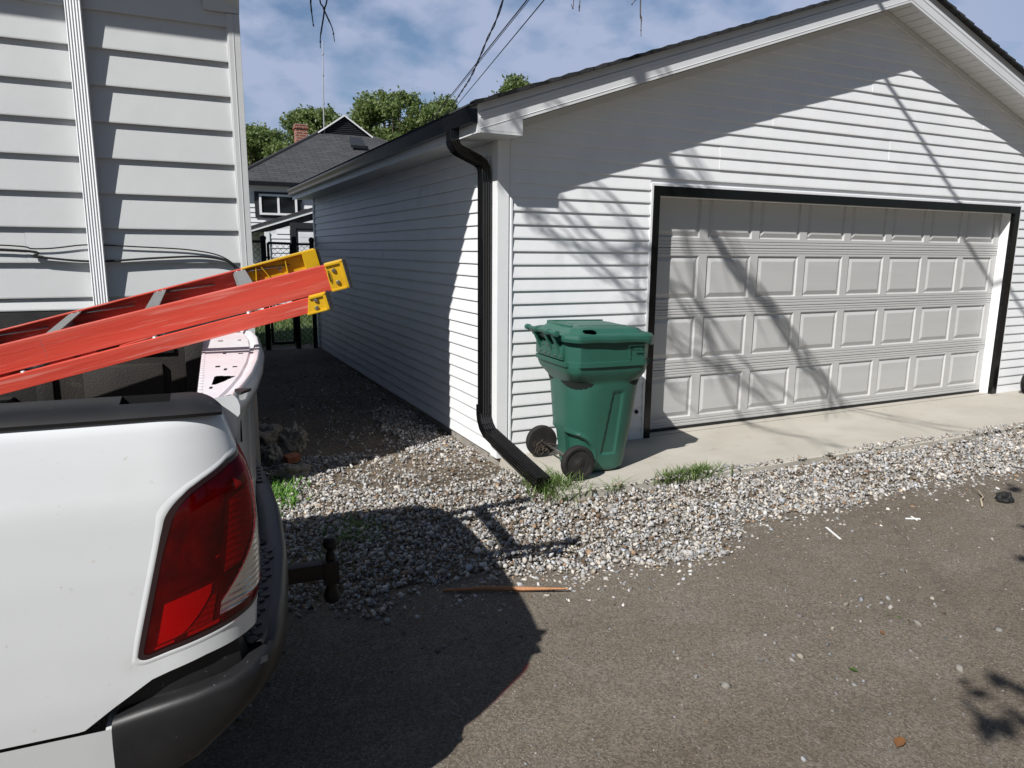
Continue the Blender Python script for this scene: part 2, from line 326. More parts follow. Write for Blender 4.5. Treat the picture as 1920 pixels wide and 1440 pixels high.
# ------------------------------------------------------------------ ground, alley, apron
def axis(lo, hi, step, far):
    a = list(np.arange(lo, hi+1e-6, step)); s = step
    while a[-1] < far: s *= 1.28; a.append(a[-1]+s)
    s = step
    while a[0] > -far: s *= 1.28; a.insert(0, a[0]-s)
    return np.array(a)
def smooth(a, b, x): t = np.clip((x-a)/(b-a), 0, 1); return t*t*(3-2*t)
_wr = np.random.default_rng(3); _wv = [(_wr.uniform(-1, 1, 2)*k, _wr.uniform(0, 6.28), amp) for k, amp in ((1.2, .010), (2.1, .008), (3.7, .005), (6, .003), (11, .002), (19, .0014)) for _ in range(3)]
def bumps(x, y):
    z = 0
    for k, p, a in _wv: z = z+a*np.sin(k[0]*x*1.6+k[1]*y*1.6+p)
    return z
def gz(x, y):
    x = np.asarray(x, float); y = np.asarray(y, float)
    base = -.05-.03*smooth(-.6, .3, y)*(1-smooth(2.5, 6.5, y))*(x < 0)+.05*smooth(3.5, 7, y)
    return base+bumps(x, y)*.55
def sheet(name, xs, ys, mat, dz=0, edge=None, kind='structure'):
    X, Y = np.meshgrid(xs, ys); far = np.maximum(np.abs(X), np.abs(Y)); Z = np.where(far < 40, gz(X, Y), 0)+dz
    V = np.stack([X, Y, Z], -1)
    if edge is not None: V[-1, :, 1] += edge(xs)
    n = len(xs); i, j = np.meshgrid(np.arange(len(ys)-1), np.arange(n-1), indexing='ij'); a = (i*n+j).ravel()
    o = npmesh(name, V.reshape(-1, 3), np.stack([a, a+1, a+n+1, a+n], -1), mat, smooth=True); return tag(o, kind=kind)
sheet('ground', axis(-4.5, 6, .05, 160), axis(-4.2, 8.5, .05, 160), m_dirt)
sheet('road', axis(-4.5, 7, .045, 60), np.concatenate([np.arange(-13, -4.4, .2), np.arange(-4.4, -1.69, .045)]), m_alley, dz=.006, edge=lambda x: .12*np.sin(x*1.7)+.05*np.sin(x*5+1))
# lawn behind the fence
_xs = np.arange(-14, 30, .35); _ys = np.arange(7.6, 44, .35)
sheet('lawn', _xs, _ys, m_lawn, dz=.012)
ap = MB()
def apf(x): return -.985-.03*x+.012*math.sin(x*3.1)+.006*math.sin(x*9)
for x0, x1 in ((.02, 5.075), (5.085, 9.6)):
    n = int((x1-x0)/.1); top = []; 
    P = []
    for i in range(n+1):
        x = x0+(x1-x0)*i/n
        P.append([(x, apf(x), -.16), (x, apf(x), -.008), (x, apf(x)+.012, 0), (x, -.5, 0), (x, .012, 0), (x, .012, -.16)])
    ap.grid(P)
    for i in (0, n): ap.quad(*(P[i] if i == 0 else P[i][::-1]))
tag(ap.build('driveway', m_conc), kind='structure')
fl = MB(); fl.box((.1, .022, -.16), (7.7, 7.0, .003)); tag(fl.build('garage_slab', m_conc), kind='structure')

# ------------------------------------------------------------------ gravel (one mass of stones)
def inpoly(px, py, poly):
    ins = np.zeros(len(px), bool); n = len(poly)
    for i in range(n):
        x1, y1 = poly[i]; x2, y2 = poly[(i+1) % n]
        c = ((y1 > py) != (y2 > py)); xi = (x2-x1)*(py-y1)/((y2-y1) if y2 != y1 else 1e-9)+x1
        ins ^= c & (px < xi)
    return ins
ico = bmesh.new(); bmesh.ops.create_icosphere(ico, subdivisions=1, radius=1); ICO_V = np.array([v.co[:] for v in ico.verts]); ICO_F = np.array([[v.index for v in f.verts] for f in ico.faces]); ico.free()
def stones(name, x, y, r, mat, sink=.35, z=None, tint=None, seed=1, lift=None, shade=None):
    g = np.random.default_rng(seed); n = len(x); k = len(ICO_V)
    B = ICO_V[None]*(1+g.uniform(-.38, .38, (n, k, 1)))
    B = B*np.stack([g.uniform(.8, 1.3, n), g.uniform(.65, 1.0, n), g.uniform(.38, .7, n)], -1)[:, None]
    q = g.normal(size=(n, 4)); q[:, 1:3] *= .45; q /= np.linalg.norm(q, axis=1)[:, None]; w, a, b, c = q.T
    Rm = np.stack([np.stack([1-2*(b*b+c*c), 2*(a*b-c*w), 2*(a*c+b*w)], -1), np.stack([2*(a*b+c*w), 1-2*(a*a+c*c), 2*(b*c-a*w)], -1), np.stack([2*(a*c-b*w), 2*(b*c+a*w), 1-2*(a*a+b*b)], -1)], 1)
    Vv = np.einsum('nij,nkj->nki', Rm, B)*r[:, None, None]
    zz = gz(x, y) if z is None else z
    zz = zz+r*sink+(0 if lift is None else lift)
    Vv += np.stack([x, y, zz], -1)[:, None]
    F = (ICO_F[None]+(np.arange(n)*k)[:, None, None]).reshape(-1, 3)
    if tint is None:
        l = g.beta(1.9, 2.0, n)*.48+.10; warm = g.normal(0, .045, n)+.045
        tint = np.stack([l*(1+warm), l, l*(1-warm*1.4)], -1)
        br = g.random(n) < .09; tint[br] = tint[br]*np.array([.62, .44, .30])
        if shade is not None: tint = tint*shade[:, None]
    C = np.repeat(np.concatenate([tint, np.ones((n, 1))], 1)[:, None], k, 1).reshape(-1, 4)
    return npmesh(name, Vv.reshape(-1, 3), F, mat, col=C)
LOW = [(-2.6, -1.55), (-1.83, -1.62), (-1.5, -1.88), (-1.09, -1.87), (-.62, -1.93), (-.09, -2.03), (.23, -2.06), (.62, -1.92), (.78, -1.84), (1.25, -1.86), (1.68, -1.88), (1.93, -1.74), (2.6, -1.80), (3.5, -1.92), (5, -2.05), (9.5, -2.3)]
MAIN = LOW+[(9.5, -1.2), (5, -1.06), (.03, -.93), (.02, .02), (-.02, .9), (-.10, 2.2), (-.5, 2.2), (-.45, .9), (-.62, .55), (-1.0, .72), (-1.55, .95), (-2.6, .9)]
def vnoise(x, y, s, seed):
    g = np.random.default_rng(seed); z = 0
    for i in range(6):
        k = g.normal(size=2)*s*(1+.5*i); z = z+np.sin(k[0]*x+k[1]*y+g.uniform(0, 6.28))/(1+.4*i)
    return z/2.2
def gravel():
    g = np.random.default_rng(11); n = 150000
    x = g.uniform(-2.5, 9.3, n); y = g.uniform(-2.6, 2.3, n)
    jx = x+.09*vnoise(x, y, 5, 2); jy = y+.11*vnoise(x, y, 4.3, 5)+.03*g.normal(size=n)
    ok = inpoly(jx, jy, MAIN)
    bare = ((x+.55)/.62)**2+((y-.12)/.42)**2                 # worn dirt patch beside the corner
    bare2 = ((x+1.15)/.5)**2+((y+1.45)/.3)**2
    p = np.where(bare < 1.3, .22+.25*np.clip(vnoise(x, y, 6, 9), 0, 1), 1.0)
    ok &= g.random(n) < p
    ok &= ~((y > apf(0)+.0) & (x > .02) & (y > -.985-.03*x-.005) & (g.random(n) > .004))
    ok &= ~((x > .02) & (y > -.2))
    x, y = x[ok], y[ok]; nx_ = len(x); jj = g.random(nx_) < .55; x = np.concatenate([x, x[jj]+g.normal(0, .02, jj.sum())]); y = np.concatenate([y, y[jj]+g.normal(0, .02, jj.sum())])
    r = np.clip(g.lognormal(math.log(.0090), .38, len(x)), .004, .024)
    r[nx_:] *= .5
    on = (x > .02) & (y > -.985-.03*x-.005)
    z = np.where(on, 0, gz(x, y)+.012)
    # strays: alley, dirt patch and the shaded side yard
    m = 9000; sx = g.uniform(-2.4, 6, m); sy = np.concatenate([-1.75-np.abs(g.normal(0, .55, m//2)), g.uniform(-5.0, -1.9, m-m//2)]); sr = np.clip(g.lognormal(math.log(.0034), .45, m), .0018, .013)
    m2 = 6500; ux = g.uniform(-1.9, 0, m2); uy = g.uniform(.3, 5.5, m2); ur = np.clip(g.lognormal(math.log(.009), .4, m2), .004, .024); k = g.random(m2) < np.clip(1.15+.9*ux*.9, .14, 1)*np.clip(1.3-uy*.2, .12, 1); ux, uy, ur = ux[k], uy[k], ur[k]
    m3 = 5200; fx = g.uniform(-2.0, 6, m3); fy = np.interp(fx, [p[0] for p in LOW], [p[1] for p in LOW])+.06-np.abs(g.normal(0, .14, m3)); fr_ = np.clip(g.lognormal(math.log(.0075), .42, m3), .003, .018); kk = g.random(m3) < np.clip(.55+.6*vnoise(fx, fy, 6, 31), .05, 1); fx, fy, fr_ = fx[kk], fy[kk], fr_[kk]
    ux, uy, ur = np.concatenate([ux, fx]), np.concatenate([uy, fy]), np.concatenate([ur, fr_])
    cl = 90; cx = g.normal(.35, .42, cl); cy = g.normal(-2.92, .2, cl); cr = np.clip(g.lognormal(math.log(.008), .5, cl), .004, .02)
    X = np.concatenate([x, sx, ux, cx]); Y = np.concatenate([y, sy, uy, cy]); Rr = np.concatenate([r, sr, ur, cr])
    Z = np.concatenate([z, gz(sx, sy)+.004, gz(ux, uy), gz(cx, cy)+.004])
    _ed = np.clip((y-np.interp(x, [p[0] for p in LOW], [p[1] for p in LOW]))/.25, .05, 1)
    lift = np.concatenate([g.uniform(-.004, .012, len(x))*_ed, np.zeros(len(sx)+len(ux)+len(cx))])
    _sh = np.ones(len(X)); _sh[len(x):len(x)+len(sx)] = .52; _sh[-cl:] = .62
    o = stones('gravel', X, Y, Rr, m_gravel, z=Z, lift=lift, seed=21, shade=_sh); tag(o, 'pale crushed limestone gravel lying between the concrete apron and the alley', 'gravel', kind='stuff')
gravel()

# ------------------------------------------------------------------ the new garage
GW, GL, SL, Z0 = 7.80, 7.10, .340, 2.455           # width, length, roof slope, soffit height at x=0
XC = GW/2
def wall_top(x): return Z0+SL*(XC-abs(x-XC))
garage = tag(empty('garage', (0, 0, 0)), 'new white vinyl sided garage with black gutter and wide panelled door', 'garage')
EXP, ZS = .0992, -.004
DX0, DX1, DZ1 = 1.378, 6.377, 2.118            # outside of the black door trim
def course(mb, axis_, a, b, z0, z1, top=None, off=0.0):
    """one lap of siding from a to b along the wall; top(a) clips it to the gable"""
    n = 1
    def P(t, d, z): return (t, -d, z) if axis_ == 'x' else (-d, t, z)
    f = (lambda t, z: min(z, top(t))) if top else (lambda t, z: z)
    lo, hi = .013+off, .001+off
    k = (z1-z0)
    def D(z): 
        q = (z-z0)/k
        return lo+(hi-lo)*q
    za, zb = f(a, z1), f(b, z1)
    pts = [P(a, .0, z0), P(b, .0, z0), P(b, lo, z0+.0015), P(a, lo, z0+.0015), P(b, lo, z0+.012), P(a, lo, z0+.012), P(b, D(zb), zb), P(a, D(za), za)]
    fs = [(0, 1, 2, 3), (3, 2, 4, 5), (5, 4, 6, 7)]
    if axis_ == 'y': fs = [tuple(reversed(q)) for q in fs]
    mb.add(pts, fs)
    for e, (i, j, l) in ((a, (3, 5, 7)), (b, (2, 4, 6))):     # close the end of the lap
        mb.add([P(e, 0, z0), pts[i], pts[j], pts[l], P(e, 0, f(e, z1))], [(0, 1, 2, 3, 4)])
fw = MB(); k = 0; seams = {2: 5.35, 3: 5.35}
SEAM = {23: [2.05], 24: [2.05], 25: [4.15, 6.25], 26: [4.15, 6.25], 27: [2.62, 6.3], 28: [2.62], 29: [5.55], 30: [5.55], 31: [3.83], 32: [3.83]}
while ZS+k*EXP < wall_top(XC)-.01:
    z0, z1 = ZS+k*EXP, ZS+(k+1)*EXP
    lo, hi = .104, GW-.104
    if z0 > Z0-.02:
        d = (z0-Z0)/SL; lo, hi = max(lo, d+.001), min(hi, GW-d-.001)
    if hi-lo < .02: break
    spans = [(lo, hi)]
    if z0 < DZ1-.005:
        spans = [(lo, DX0-.022), (DX1+.022, hi)]
        if z1 > DZ1+.01: pass
    for a, b in spans:
        cuts = [a]+[s for s in SEAM.get(k, []) if a+.1 < s < b-.1]+[b]
        for i in range(len(cuts)-1):
            # split where the gable begins so that the clip follows the slope
            sub = sorted(set([cuts[i], cuts[i+1]]+[c for c in (XC, (z1-Z0)/SL, GW-(z1-Z0)/SL) if cuts[i] < c < cuts[i+1]]))
            for p, q in zip(sub[:-1], sub[1:]): course(fw, 'x', p+(.0006 if i else 0), q, z0, z1, wall_top if z1 > Z0-.05 else None, .0022*(i % 2))
    k += 1
# strip between the door head and the course above, backing boards (behind the laps)
fw.box((.02, .004, -.02), (DX0-.02, .06, wall_top(.02)-.01)); fw.box((DX1+.02, .004, -.02), (GW-.02, .06, wall_top(.02)-.01)); fw.box((DX0-.02, .004, DZ1), (DX1+.02, .06, Z0-.01))
fw.prism([(.03, .06, Z0-.01), (XC, .06, wall_top(XC)-.02), (GW-.03, .06, Z0-.01)], (0, -.056, 0))
fw.build('front_siding', m_vinyl, garage)
sw = MB(); k = 0
SS = {21: 1.75, 20: 1.75, 8: 4.7, 9: 4.7, 4: 5.2, 5: 5.2, 14: 3.1, 15: 3.1}
while ZS+k*EXP < Z0-.03:
    z0, z1 = ZS+k*EXP, min(ZS+(k+1)*EXP, Z0-.04)
    if z1-z0 > .02:
        s = SS.get(k)
        if s: course(sw, 'y', .104, s, z0, z1); course(sw, 'y', s+.0006, GL-.09, z0, z1, off=.0022)
        else: course(sw, 'y', .104, GL-.09, z0, z1)
    k += 1
sw.box((.004, .02, -.02), (.06, GL-.02, Z0-.02)); sw.build('side_siding', m_vinyl, garage)
rw = MB()
rw.box((GW-.06, .06, -.02), (GW, GL-.06, Z0-.02)); rw.box((.06, GL-.06, -.02), (GW-.06, GL, Z0-.02)); rw.prism([(.06, GL, Z0-.02), (GW-.06, GL, Z0-.02), (XC, GL, wall_top(XC)-.05)], (0, -.05, 0))
rw.build('rear_wall', m_vinyl, garage)
for (sx, sy, ox, oy) in ((1, 1, 0, 0), (1, -1, 0, GL), (-1, 1, GW, 0)):
    cp = MB()   # corner post: two flanges, each with a raised edge bead, meeting at the corner
    def B(a, b): cp.box((ox+sx*a[0], oy+sy*a[1], -.012), (ox+sx*b[0], oy+sy*b[1], Z0-.075))
    B((-.020, -.020), (.072, .0)); B((-.020, .0), (.0, .072)); B((.072, -.013), (.088, .0)); B((.088, -.019), (.104, .0)); B((-.013, .072), (.0, .088)); B((-.019, .088), (.0, .104))
    cp.build('corner_post', m_trim, garage, bevel=.0018)
fd = MB(); fd.box((.012, .012, -.35), (GW-.012, GL-.012, -.006)); fd.build('foundation', m_found, garage)
# roof: eave boxes, rake fascia, soffits, shingles
OV, EO, FH = .27, .27, .128
def fz(x): return 2.464+SL*(XC-abs(x-XC))             # underside of the rake fascia
for s in (1, -1):
    def X(x): return XC+s*(x-XC)
    ra = MB()
    x0 = -.265
    # fascia profile: bottom lip, field, bead line, field, swept up the slope
    prof = [(0, -.020), (0, 0.0), (.020, 0.0), (.023, .003), (.026, 0.0), (.092, .0), (.095, .004), (.098, .001), (FH, .001), (FH, -.02)]
    rings = [[(X(x), -OV-d+.001, fz(x)+h) for h, d in prof] for x in (x0, XC)]
    ra.loft(rings, closed=True)
    # upper frieze under the shingles, set a little back
    fr = [(FH+.001, .014), (FH+.006, .022), (FH+.062, .022), (FH+.062, -.02), (FH+.001, -.02)]
    ra.loft([[(X(x), -OV+.016-d+.012, fz(x)+h) for h, d in fr] for x in (x0, XC)])
    ra.build('rake_fascia', m_fascia, garage)
    so_ = MB()
    xs = np.arange(.30, XC-.02, .068)                  # ribbed soffit boards under the rake
    z_ = lambda x: fz(x)-.012+.014
    so_.prism([(X(.0), -OV+.02, z_(0)+.006), (X(XC), -OV+.02, z_(XC)+.006), (X(XC), -OV+.02, z_(XC)+.02), (X(0), -OV+.02, z_(0)+.02)], (0, OV-.02, 0))
    for i, x in enumerate(np.arange(.05, XC-.01, .1)):
        a, b = x+.004, min(x+.096, XC-.003)
        so_.prism([(X(a), -OV+.021, z_(a)), (X(b), -OV+.021, z_(b)), (X(b), -OV+.021, z_(b)+.005), (X(a), -OV+.021, z_(a)+.005)], (0, OV-.035, 0))
    so_.build('rake_soffit', m_soffit, garage)
    jc = MB()                                           # J channel where gable wall and soffit meet
    jc.prism([(X(.02), -.034, fz(.02)-.052), (X(XC), -.034, fz(XC)-.052), (X(XC), -.034, fz(XC)-.002), (X(.02), -.034, fz(.02)-.002)], (0, .033, 0))
    jc.build('gable_channel', m_soffit, garage)
    eb = MB()                                           # boxed eave return
    zb = 2.372
    eb.prism([(X(-.265), -OV+.0005, zb), (X(.055), -OV+.0005, zb), (X(.055), -OV+.0005, fz(.055)+.004), (X(-.265), -OV+.0005, max(zb+.003, fz(-.265)+.004))], (0, OV-.016, 0))
    eb.box((X(-.265), -OV-.0008, zb+.017), (X(.0545), -OV+.0003, zb+.020)) if s == 1 else None
    eb.build('eave_return', m_fascia, garage, bevel=.001)
    es = MB()
    for i in range(36):                                 # soffit under the side eave, ribbed
        y0 = -.012+i*.2
        if y0 > GL+.2: break
        es.box((X(-.262), y0+.003, zb+.002), (X(-.006), min(y0+.197, GL+.26), zb+.012))
    es.box((X(-.262), -.012, zb+.006), (X(-.006), GL+.26, zb+.016))
    es.build('eave_soffit', m_soffit, garage)
    ef = MB(); ef.box((X(-.285), -OV+.004, zb-.004), (X(-.266), GL+.26, zb+.19)); ef.build('eave_fascia', m_fascia, garage)
    # shingle layers
    sh = MB(); me_uv = []
    up = Vector((s*1, 0, SL)).normalized(); 
    n = 30; xe = -.322
    P = []
    for i in range(n+1):
        x = xe+(XC-xe)*i/n; zz = fz(x)+FH+.066
        for h in ((.0, .012) if i < n else (.0,)): P.append((x, zz+h))
    Ys = np.linspace(-OV-.040, GL+.3, 40)
    G = [[(X(x), y+(.006*math.sin(i*3.7) if j == 0 else 0), z) for j, y in enumerate(Ys)] for i, (x, z) in enumerate(P)]
    if s == -1: G = [r[::-1] for r in G]
    sh.grid(G)
    # cut edge of the stacked shingles along the rake, in ragged tabs
    for i in range(n):
        x0_, x1_ = xe+(XC-xe)*i/n, xe+(XC-xe)*(i+1)/n; za, zb_ = fz(x0_)+FH+.060, fz(x1_)+FH+.060; j = random.uniform(-.0012, .0012)
        sh.prism([(X(x0_), -OV-.046+j, za), (X(x1_), -OV-.046+j, zb_), (X(x1_), -OV-.046+j, zb_+.014), (X(x0_), -OV-.046+j, za+.026)], (0, .09, 0))
    sh.prism([(X(xe), -OV-.0485, fz(xe)+FH+.0575), (X(XC), -OV-.0485, fz(XC)+FH+.0575), (X(XC), -OV-.0485, fz(XC)+FH+.063), (X(xe), -OV-.0485, fz(xe)+FH+.063)], (0, .08, 0))
    o = sh.build('shingle_slope', m_roof, garage)
    uv = o.data.uv_layers.new(name='UVMap')
    for p in o.data.polygons:
        for li in p.loop_indices:
            c = o.data.vertices[o.data.loops[li].vertex_index].co; uv.data[li].uv = (c.y, abs(c.x-XC)*1.06)
# gutter (K profile, open on top) and downspout
gt = MB(); gx = -.286
prof = [(gx, 2.432), (gx-.052, 2.432), (gx-.058, 2.446), (gx-.058, 2.462), (gx-.070, 2.485), (gx-.078, 2.505), (gx-.080, 2.520), (gx-.074, 2.522), (gx-.074, 2.516), (gx-.068, 2.503), (gx-.060, 2.484), (gx-.05, 2.462), (gx-.05, 2.440), (gx-.004, 2.440), (gx-.004, 2.520), (gx, 2.520)]
gt.loft([[(x, y, z) for x, z in prof] for y in (-OV+.004, GL+.27)], caps=False)
cap = [(gx, 2.432), (gx-.054, 2.432), (gx-.060, 2.462), (gx-.080, 2.505), (gx-.082, 2.521), (gx, 2.521)]
for y in (-OV+.001, GL+.27): gt.prism([(x, y, z) for x, z in cap], (0, .0035, 0))
gt.build('gutter', m_black, garage, smooth=30)
ds = MB(); dy = .115
top = [(gx-.028, dy, 2.44), (gx-.028, dy, 2.36), (gx-.022, dy, 2.335), (gx-.006, dy, 2.312), (gx+.02, dy, 2.295), (gx+.10, dy, 2.262), (gx+.165, dy, 2.236), (gx+.196, dy, 2.215), (gx+.214, dy, 2.185), (gx+.219, dy, 2.15)]
low = [(gx+.219, dy, .335)]
ds.rtube(top+low, .098, .072, (0, 1, 0), flute=.004)
ds.build('downspout', m_black, garage)
dl = MB(); a = Vector((gx+.219, dy, .40))
dl.rtube([a, (a.x, dy, .33), (a.x-.0, dy-.012, .285), (a.x+.0, dy-.05, .235), (a.x+.003, dy-.11, .195), (a.x+.024, -.83, .045)], .106, .08, (1, 0, 0), flute=.004)
dl.build('downspout_extension', m_black, garage)
for part_ in (0, 1):                                    # crimps of the elbows
  cr = MB()
  for q in range(5 if part_ == 0 else 0):
      t = q/4; x = gx-.028+.02*t**2*1.4; z = 2.352-.05*t
      cr.obox((x-.037, dy-.052, z), (.0, .104, 0), (.006, 0, -.003), (.0, 0, .004))
  for q in range(4 if part_ else 0):
      z = .30-.022*q; cr.obox((a.x-.055, dy-.022-.012*q-.028*(q/3)**2, z), (.11, 0, 0), (0, .004, .003), (0, .0, .004))
  cr.build('elbow_crimp', m_black, garage)
# door trim, jambs, header
dt = MB(); TW = .093
dt.box((DX0, -.024, 0.001), (DX0+TW-.03, .02, DZ1)); dt.box((DX1-TW, -.024, 0.001), (DX1, .02, DZ1)); dt.box((DX0+TW-.03, -.0235, DZ1-.078), (DX1-TW, .02, DZ1-.0005))
dt.build('door_trim', m_black, garage, bevel=.002)
jt = MB()
for x0, x1 in ((DX0-.021, DX0-.001), (DX1+.001, DX1+.021)): jt.box((x0, -.017, 0), (x1, .01, DZ1+.02))
jt.box((DX0-.0005, -.0165, DZ1+.001), (DX1+.0005, .01, DZ1+.0195)); jt.build('door_channel', m_trim, garage)
jb = MB(); jb.box((DX0+.01, .0205, 0.0005), (DX0+TW-.031, .118, DZ1-.079)); jb.box((DX1-TW+.001, .0205, 0.0005), (DX1-.01, .118, DZ1-.079)); jb.box((DX0+.01, .0205, DZ1-.0785), (DX1-.01, .118, DZ1-.01)); jb.build('door_jamb', m_trim, garage)
# sectional door: four sections with eight raised panels each
gd = MB(); gdoor = gd.box((DX0-.05, .168, .01), (DX1+.05, .175, 2.16)).build('garage_door', m_door, garage)
PX, PS = 1.4844, .6004; SEC = .5334; YD = .12
def section(zb):
    s = MB(); xa, xb = DX0-.04, DX1+.03; zt = zb+SEC-.004
    p0, p1 = .085, .085+.380                # panel band (z inside section)
    def hstrip(prof):                      # prof list of (z, depth)
        s.grid([[(xa, YD+d, zb+z), (xb, YD+d, zb+z)] for z, d in prof][::-1])
    def groove(z): return [(z-.005, 0), (z-.002, .005), (z+.002, .005), (z+.005, 0)]
    low_ = [(0, .006), (.004, 0)]+groove(.028)+groove(.054)+[(p0, 0)]
    hi_ = [(p1, 0)]+groove(p1+.020)+groove(p1+.043)+[(SEC-.008, 0), (SEC-.004, .006)]
    hstrip(low_); hstrip(hi_)
    edges = [xa]
    for kx in range(8):
        x0 = PX+kx*PS-.0; x1 = x0+PS-.092
        s.quad((edges[-1], YD, zb+p0), (x0, YD, zb+p0), (x0, YD, zb+p1), (edges[-1], YD, zb+p1)); edges.append(x1)
        R_ = [(0, 0), (.008, .0145), (.014, .0155), (.050, .002), (.052, .0015)]
        rr = []
        for ins, d in R_: rr.append([(x0+ins, YD+d, zb+p0+ins), (x1-ins, YD+d, zb+p0+ins), (x1-ins, YD+d, zb+p1-ins), (x0+ins, YD+d, zb+p1-ins)])
        for a_, b_ in zip(rr[:-1], rr[1:]):
            for i in range(4): s.quad(a_[i], a_[(i+1) % 4], b_[(i+1) % 4], b_[i])
        s.quad(*rr[-1])
    s.quad((edges[-1], YD, zb+p0), (xb, YD, zb+p0), (xb, YD, zb+p1), (edges[-1], YD, zb+p1))
    s.box((xa, YD+.02, zb), (xb, YD+.045, zt))
    return s.build('door_section', m_door, gdoor)
for i in range(4): section(.028+i*SEC)
bs = MB(); bs.box((DX0+.0, YD-.006, .004), (DX1-.0, YD+.03, .032)); bs.build('bottom_seal', m_seal, gdoor)
hb = MB(); hb.lathe((1.298, -.012, .243), (0, -1, 0), [(.0, 0), (.017, 0), (.018, .006), (.011, .012), (.008, .022), (.0, .024)], 14); hb.build('wall_stub', m_black, garage, smooth=40)

# ------------------------------------------------------------------ the older white house on the left
HX, HY = -1.735, .03
house = tag(empty('house', (0, 0, 0)), 'older white house with wide aluminium siding and white downspout behind the truck', 'house')
hs = MB(); k = 0
def lap(z0, z1, a, b, off=0.):
    y = HY-off
    pts = [(a, y+.03, z0), (b, y+.03, z0), (b, y-.019, z0+.001), (a, y-.019, z0+.001), (b, y-.0195, z0+.008), (a, y-.0195, z0+.008), (b, y+.004, z1+.002), (a, y+.004, z1+.002)]
    hs.add(pts, [(0, 1, 2, 3), (3, 2, 4, 5), (5, 4, 6, 7), (1, 0, 7, 6), (0, 3, 5, 7), (1, 6, 4, 2)])
zb = [1.222]+[1.294+.2007*i for i in range(14)]
for i in range(len(zb)-1):
    if i == 6-4+0: lap(zb[i], zb[i+1], -8.2, -2.955); lap(zb[i], zb[i+1], -2.954, HX-.066, .0012)
    else: lap(zb[i], zb[i+1], -8.2, HX-.066)
hs.box((-8.2, HY+.006, .9), (HX-.01, HY+.15, 3.95)); hs.build('siding', m_house, house)
hs2 = MB()
for i in range(len(zb)-1):
    z0, z1 = zb[i], zb[i+1]; x = HX
    hs2.add([(x-.02, HY+.08, z0), (x-.02, 8.6, z0), (x+.001, 8.6, z0+.004), (x+.001, HY+.08, z0+.004), (x-.018, 8.6, z1), (x-.018, HY+.08, z1)], [(0, 1, 2, 3), (3, 2, 4, 5)])
hs2.box((HX-.2, HY+.1, .9), (HX-.021, 8.6, 3.95)); hs2.build('siding', m_house, house)
ct = MB(); ct.box((HX-.068, HY-.030, 1.20), (HX-.0, HY+.03, 2.975)); ct.box((HX-.076, HY-.024, 1.20), (HX-.066, HY+.01, 2.975)); ct.box((HX-.042, HY-.0325, 1.20), (HX-.037, HY-.029, 2.975)); ct.box((HX-.03, HY+.03, 1.20), (HX+.001, HY+.09, 3.1)); ct.build('corner_trim', m_house, house, bevel=.002)
hd = MB(); hd.box((-8.2, HY+.012, -.3), (HX-.02, HY+.1, 1.222)); hd.box((HX-.1, HY+.1, -.3), (HX-.022, 8.6, 1.222)); hd.box((-8.2, HY-.02, 1.135), (HX-.01, HY+.011, 1.215)); hd.build('foundation', m_hdark, house)
he = MB()                                              # eave: high fascia with a sloped closing board at the corner
he.prism([(HX-.02, HY-.02, 2.978), (HX-.02, HY-.02, 4.0), (HX-.02, -.45, 4.05), (HX-.02, -.45, 3.95)], (.022, 0, 0))
he.prism([(-8.2, HY+.01, 3.62), (-8.2, HY+.01, 4.0), (-8.2, -.45, 4.05), (-8.2, -.45, 3.97)], (8.2+HX-.0205, 0, 0))
he.box((HX-.20, HY-.034, 2.979), (HX-.0, HY-.012, 3.10))
he.prism([(HX-.26, HY-.012, 3.05), (HX-.0205, HY-.012, 2.98), (HX-.0205, HY-.10, 3.12), (HX-.26, HY-.10, 3.2)], (0, 0, .5))
he.build('eave_box', m_house, house)
hr = MB(); hr.prism([(-8.4, -.62, 3.97), (HX+.25, -.62, 3.97), (HX-1.6, 3.3, 5.6), (-8.4, 3.3, 5.6)], (0, 0, .03)); hr.prism([(HX+.25, -.62, 3.97), (HX+.25, 9.4, 3.97), (HX-1.6, 9.4, 5.6), (HX-1.6, 3.3, 5.6)], (0, 0, .03)); hr.build('hip_roof', m_shing, house)
hds = MB(); hx = -2.604
hds.rtube([(hx, HY-.051, z) for z in (4.0, 3.02, 3.019)], .089, .056, (1, 0, 0))
hds.rtube([(hx, HY-.049, z) for z in (3.0, 2.0, 1.0, .3)], .079, .046, (1, 0, 0), flute=.004)
hds.build('downspout', m_trim, house)
g1 = 'black cables clipped along the old house wall'
c1 = MB(); c1.tube(catmull([(-6, HY-.035, 1.62), (-3.2, HY-.034, 1.575), (-2.9, HY-.036, 1.53), (-2.62, HY-.034, 1.505), (-2.3, HY-.034, 1.525), (-2.05, HY-.034, 1.535), (-1.9, HY-.036, 1.51), (-1.84, HY-.036, 1.46)]), .007, 6)
tag(c1.build('wall_cable', m_wire, smooth=True), 'thicker black cable sagging lowest across the old house siding', 'cable', g1)
c2 = MB(); c2.tube(catmull([(-6, HY-.028, 1.63), (-3.3, HY-.028, 1.60), (-2.9, HY-.03, 1.575), (-2.65, HY-.028, 1.60), (-2.4, HY-.028, 1.592), (-2.1, HY-.028, 1.575), (-1.92, HY-.03, 1.535), (-1.80, HY-.034, 1.44)]), .0045, 6)
tag(c2.build('wall_cable', m_wire, smooth=True), 'thinner black cable tucked just under a siding lap of the old house', 'cable', g1)

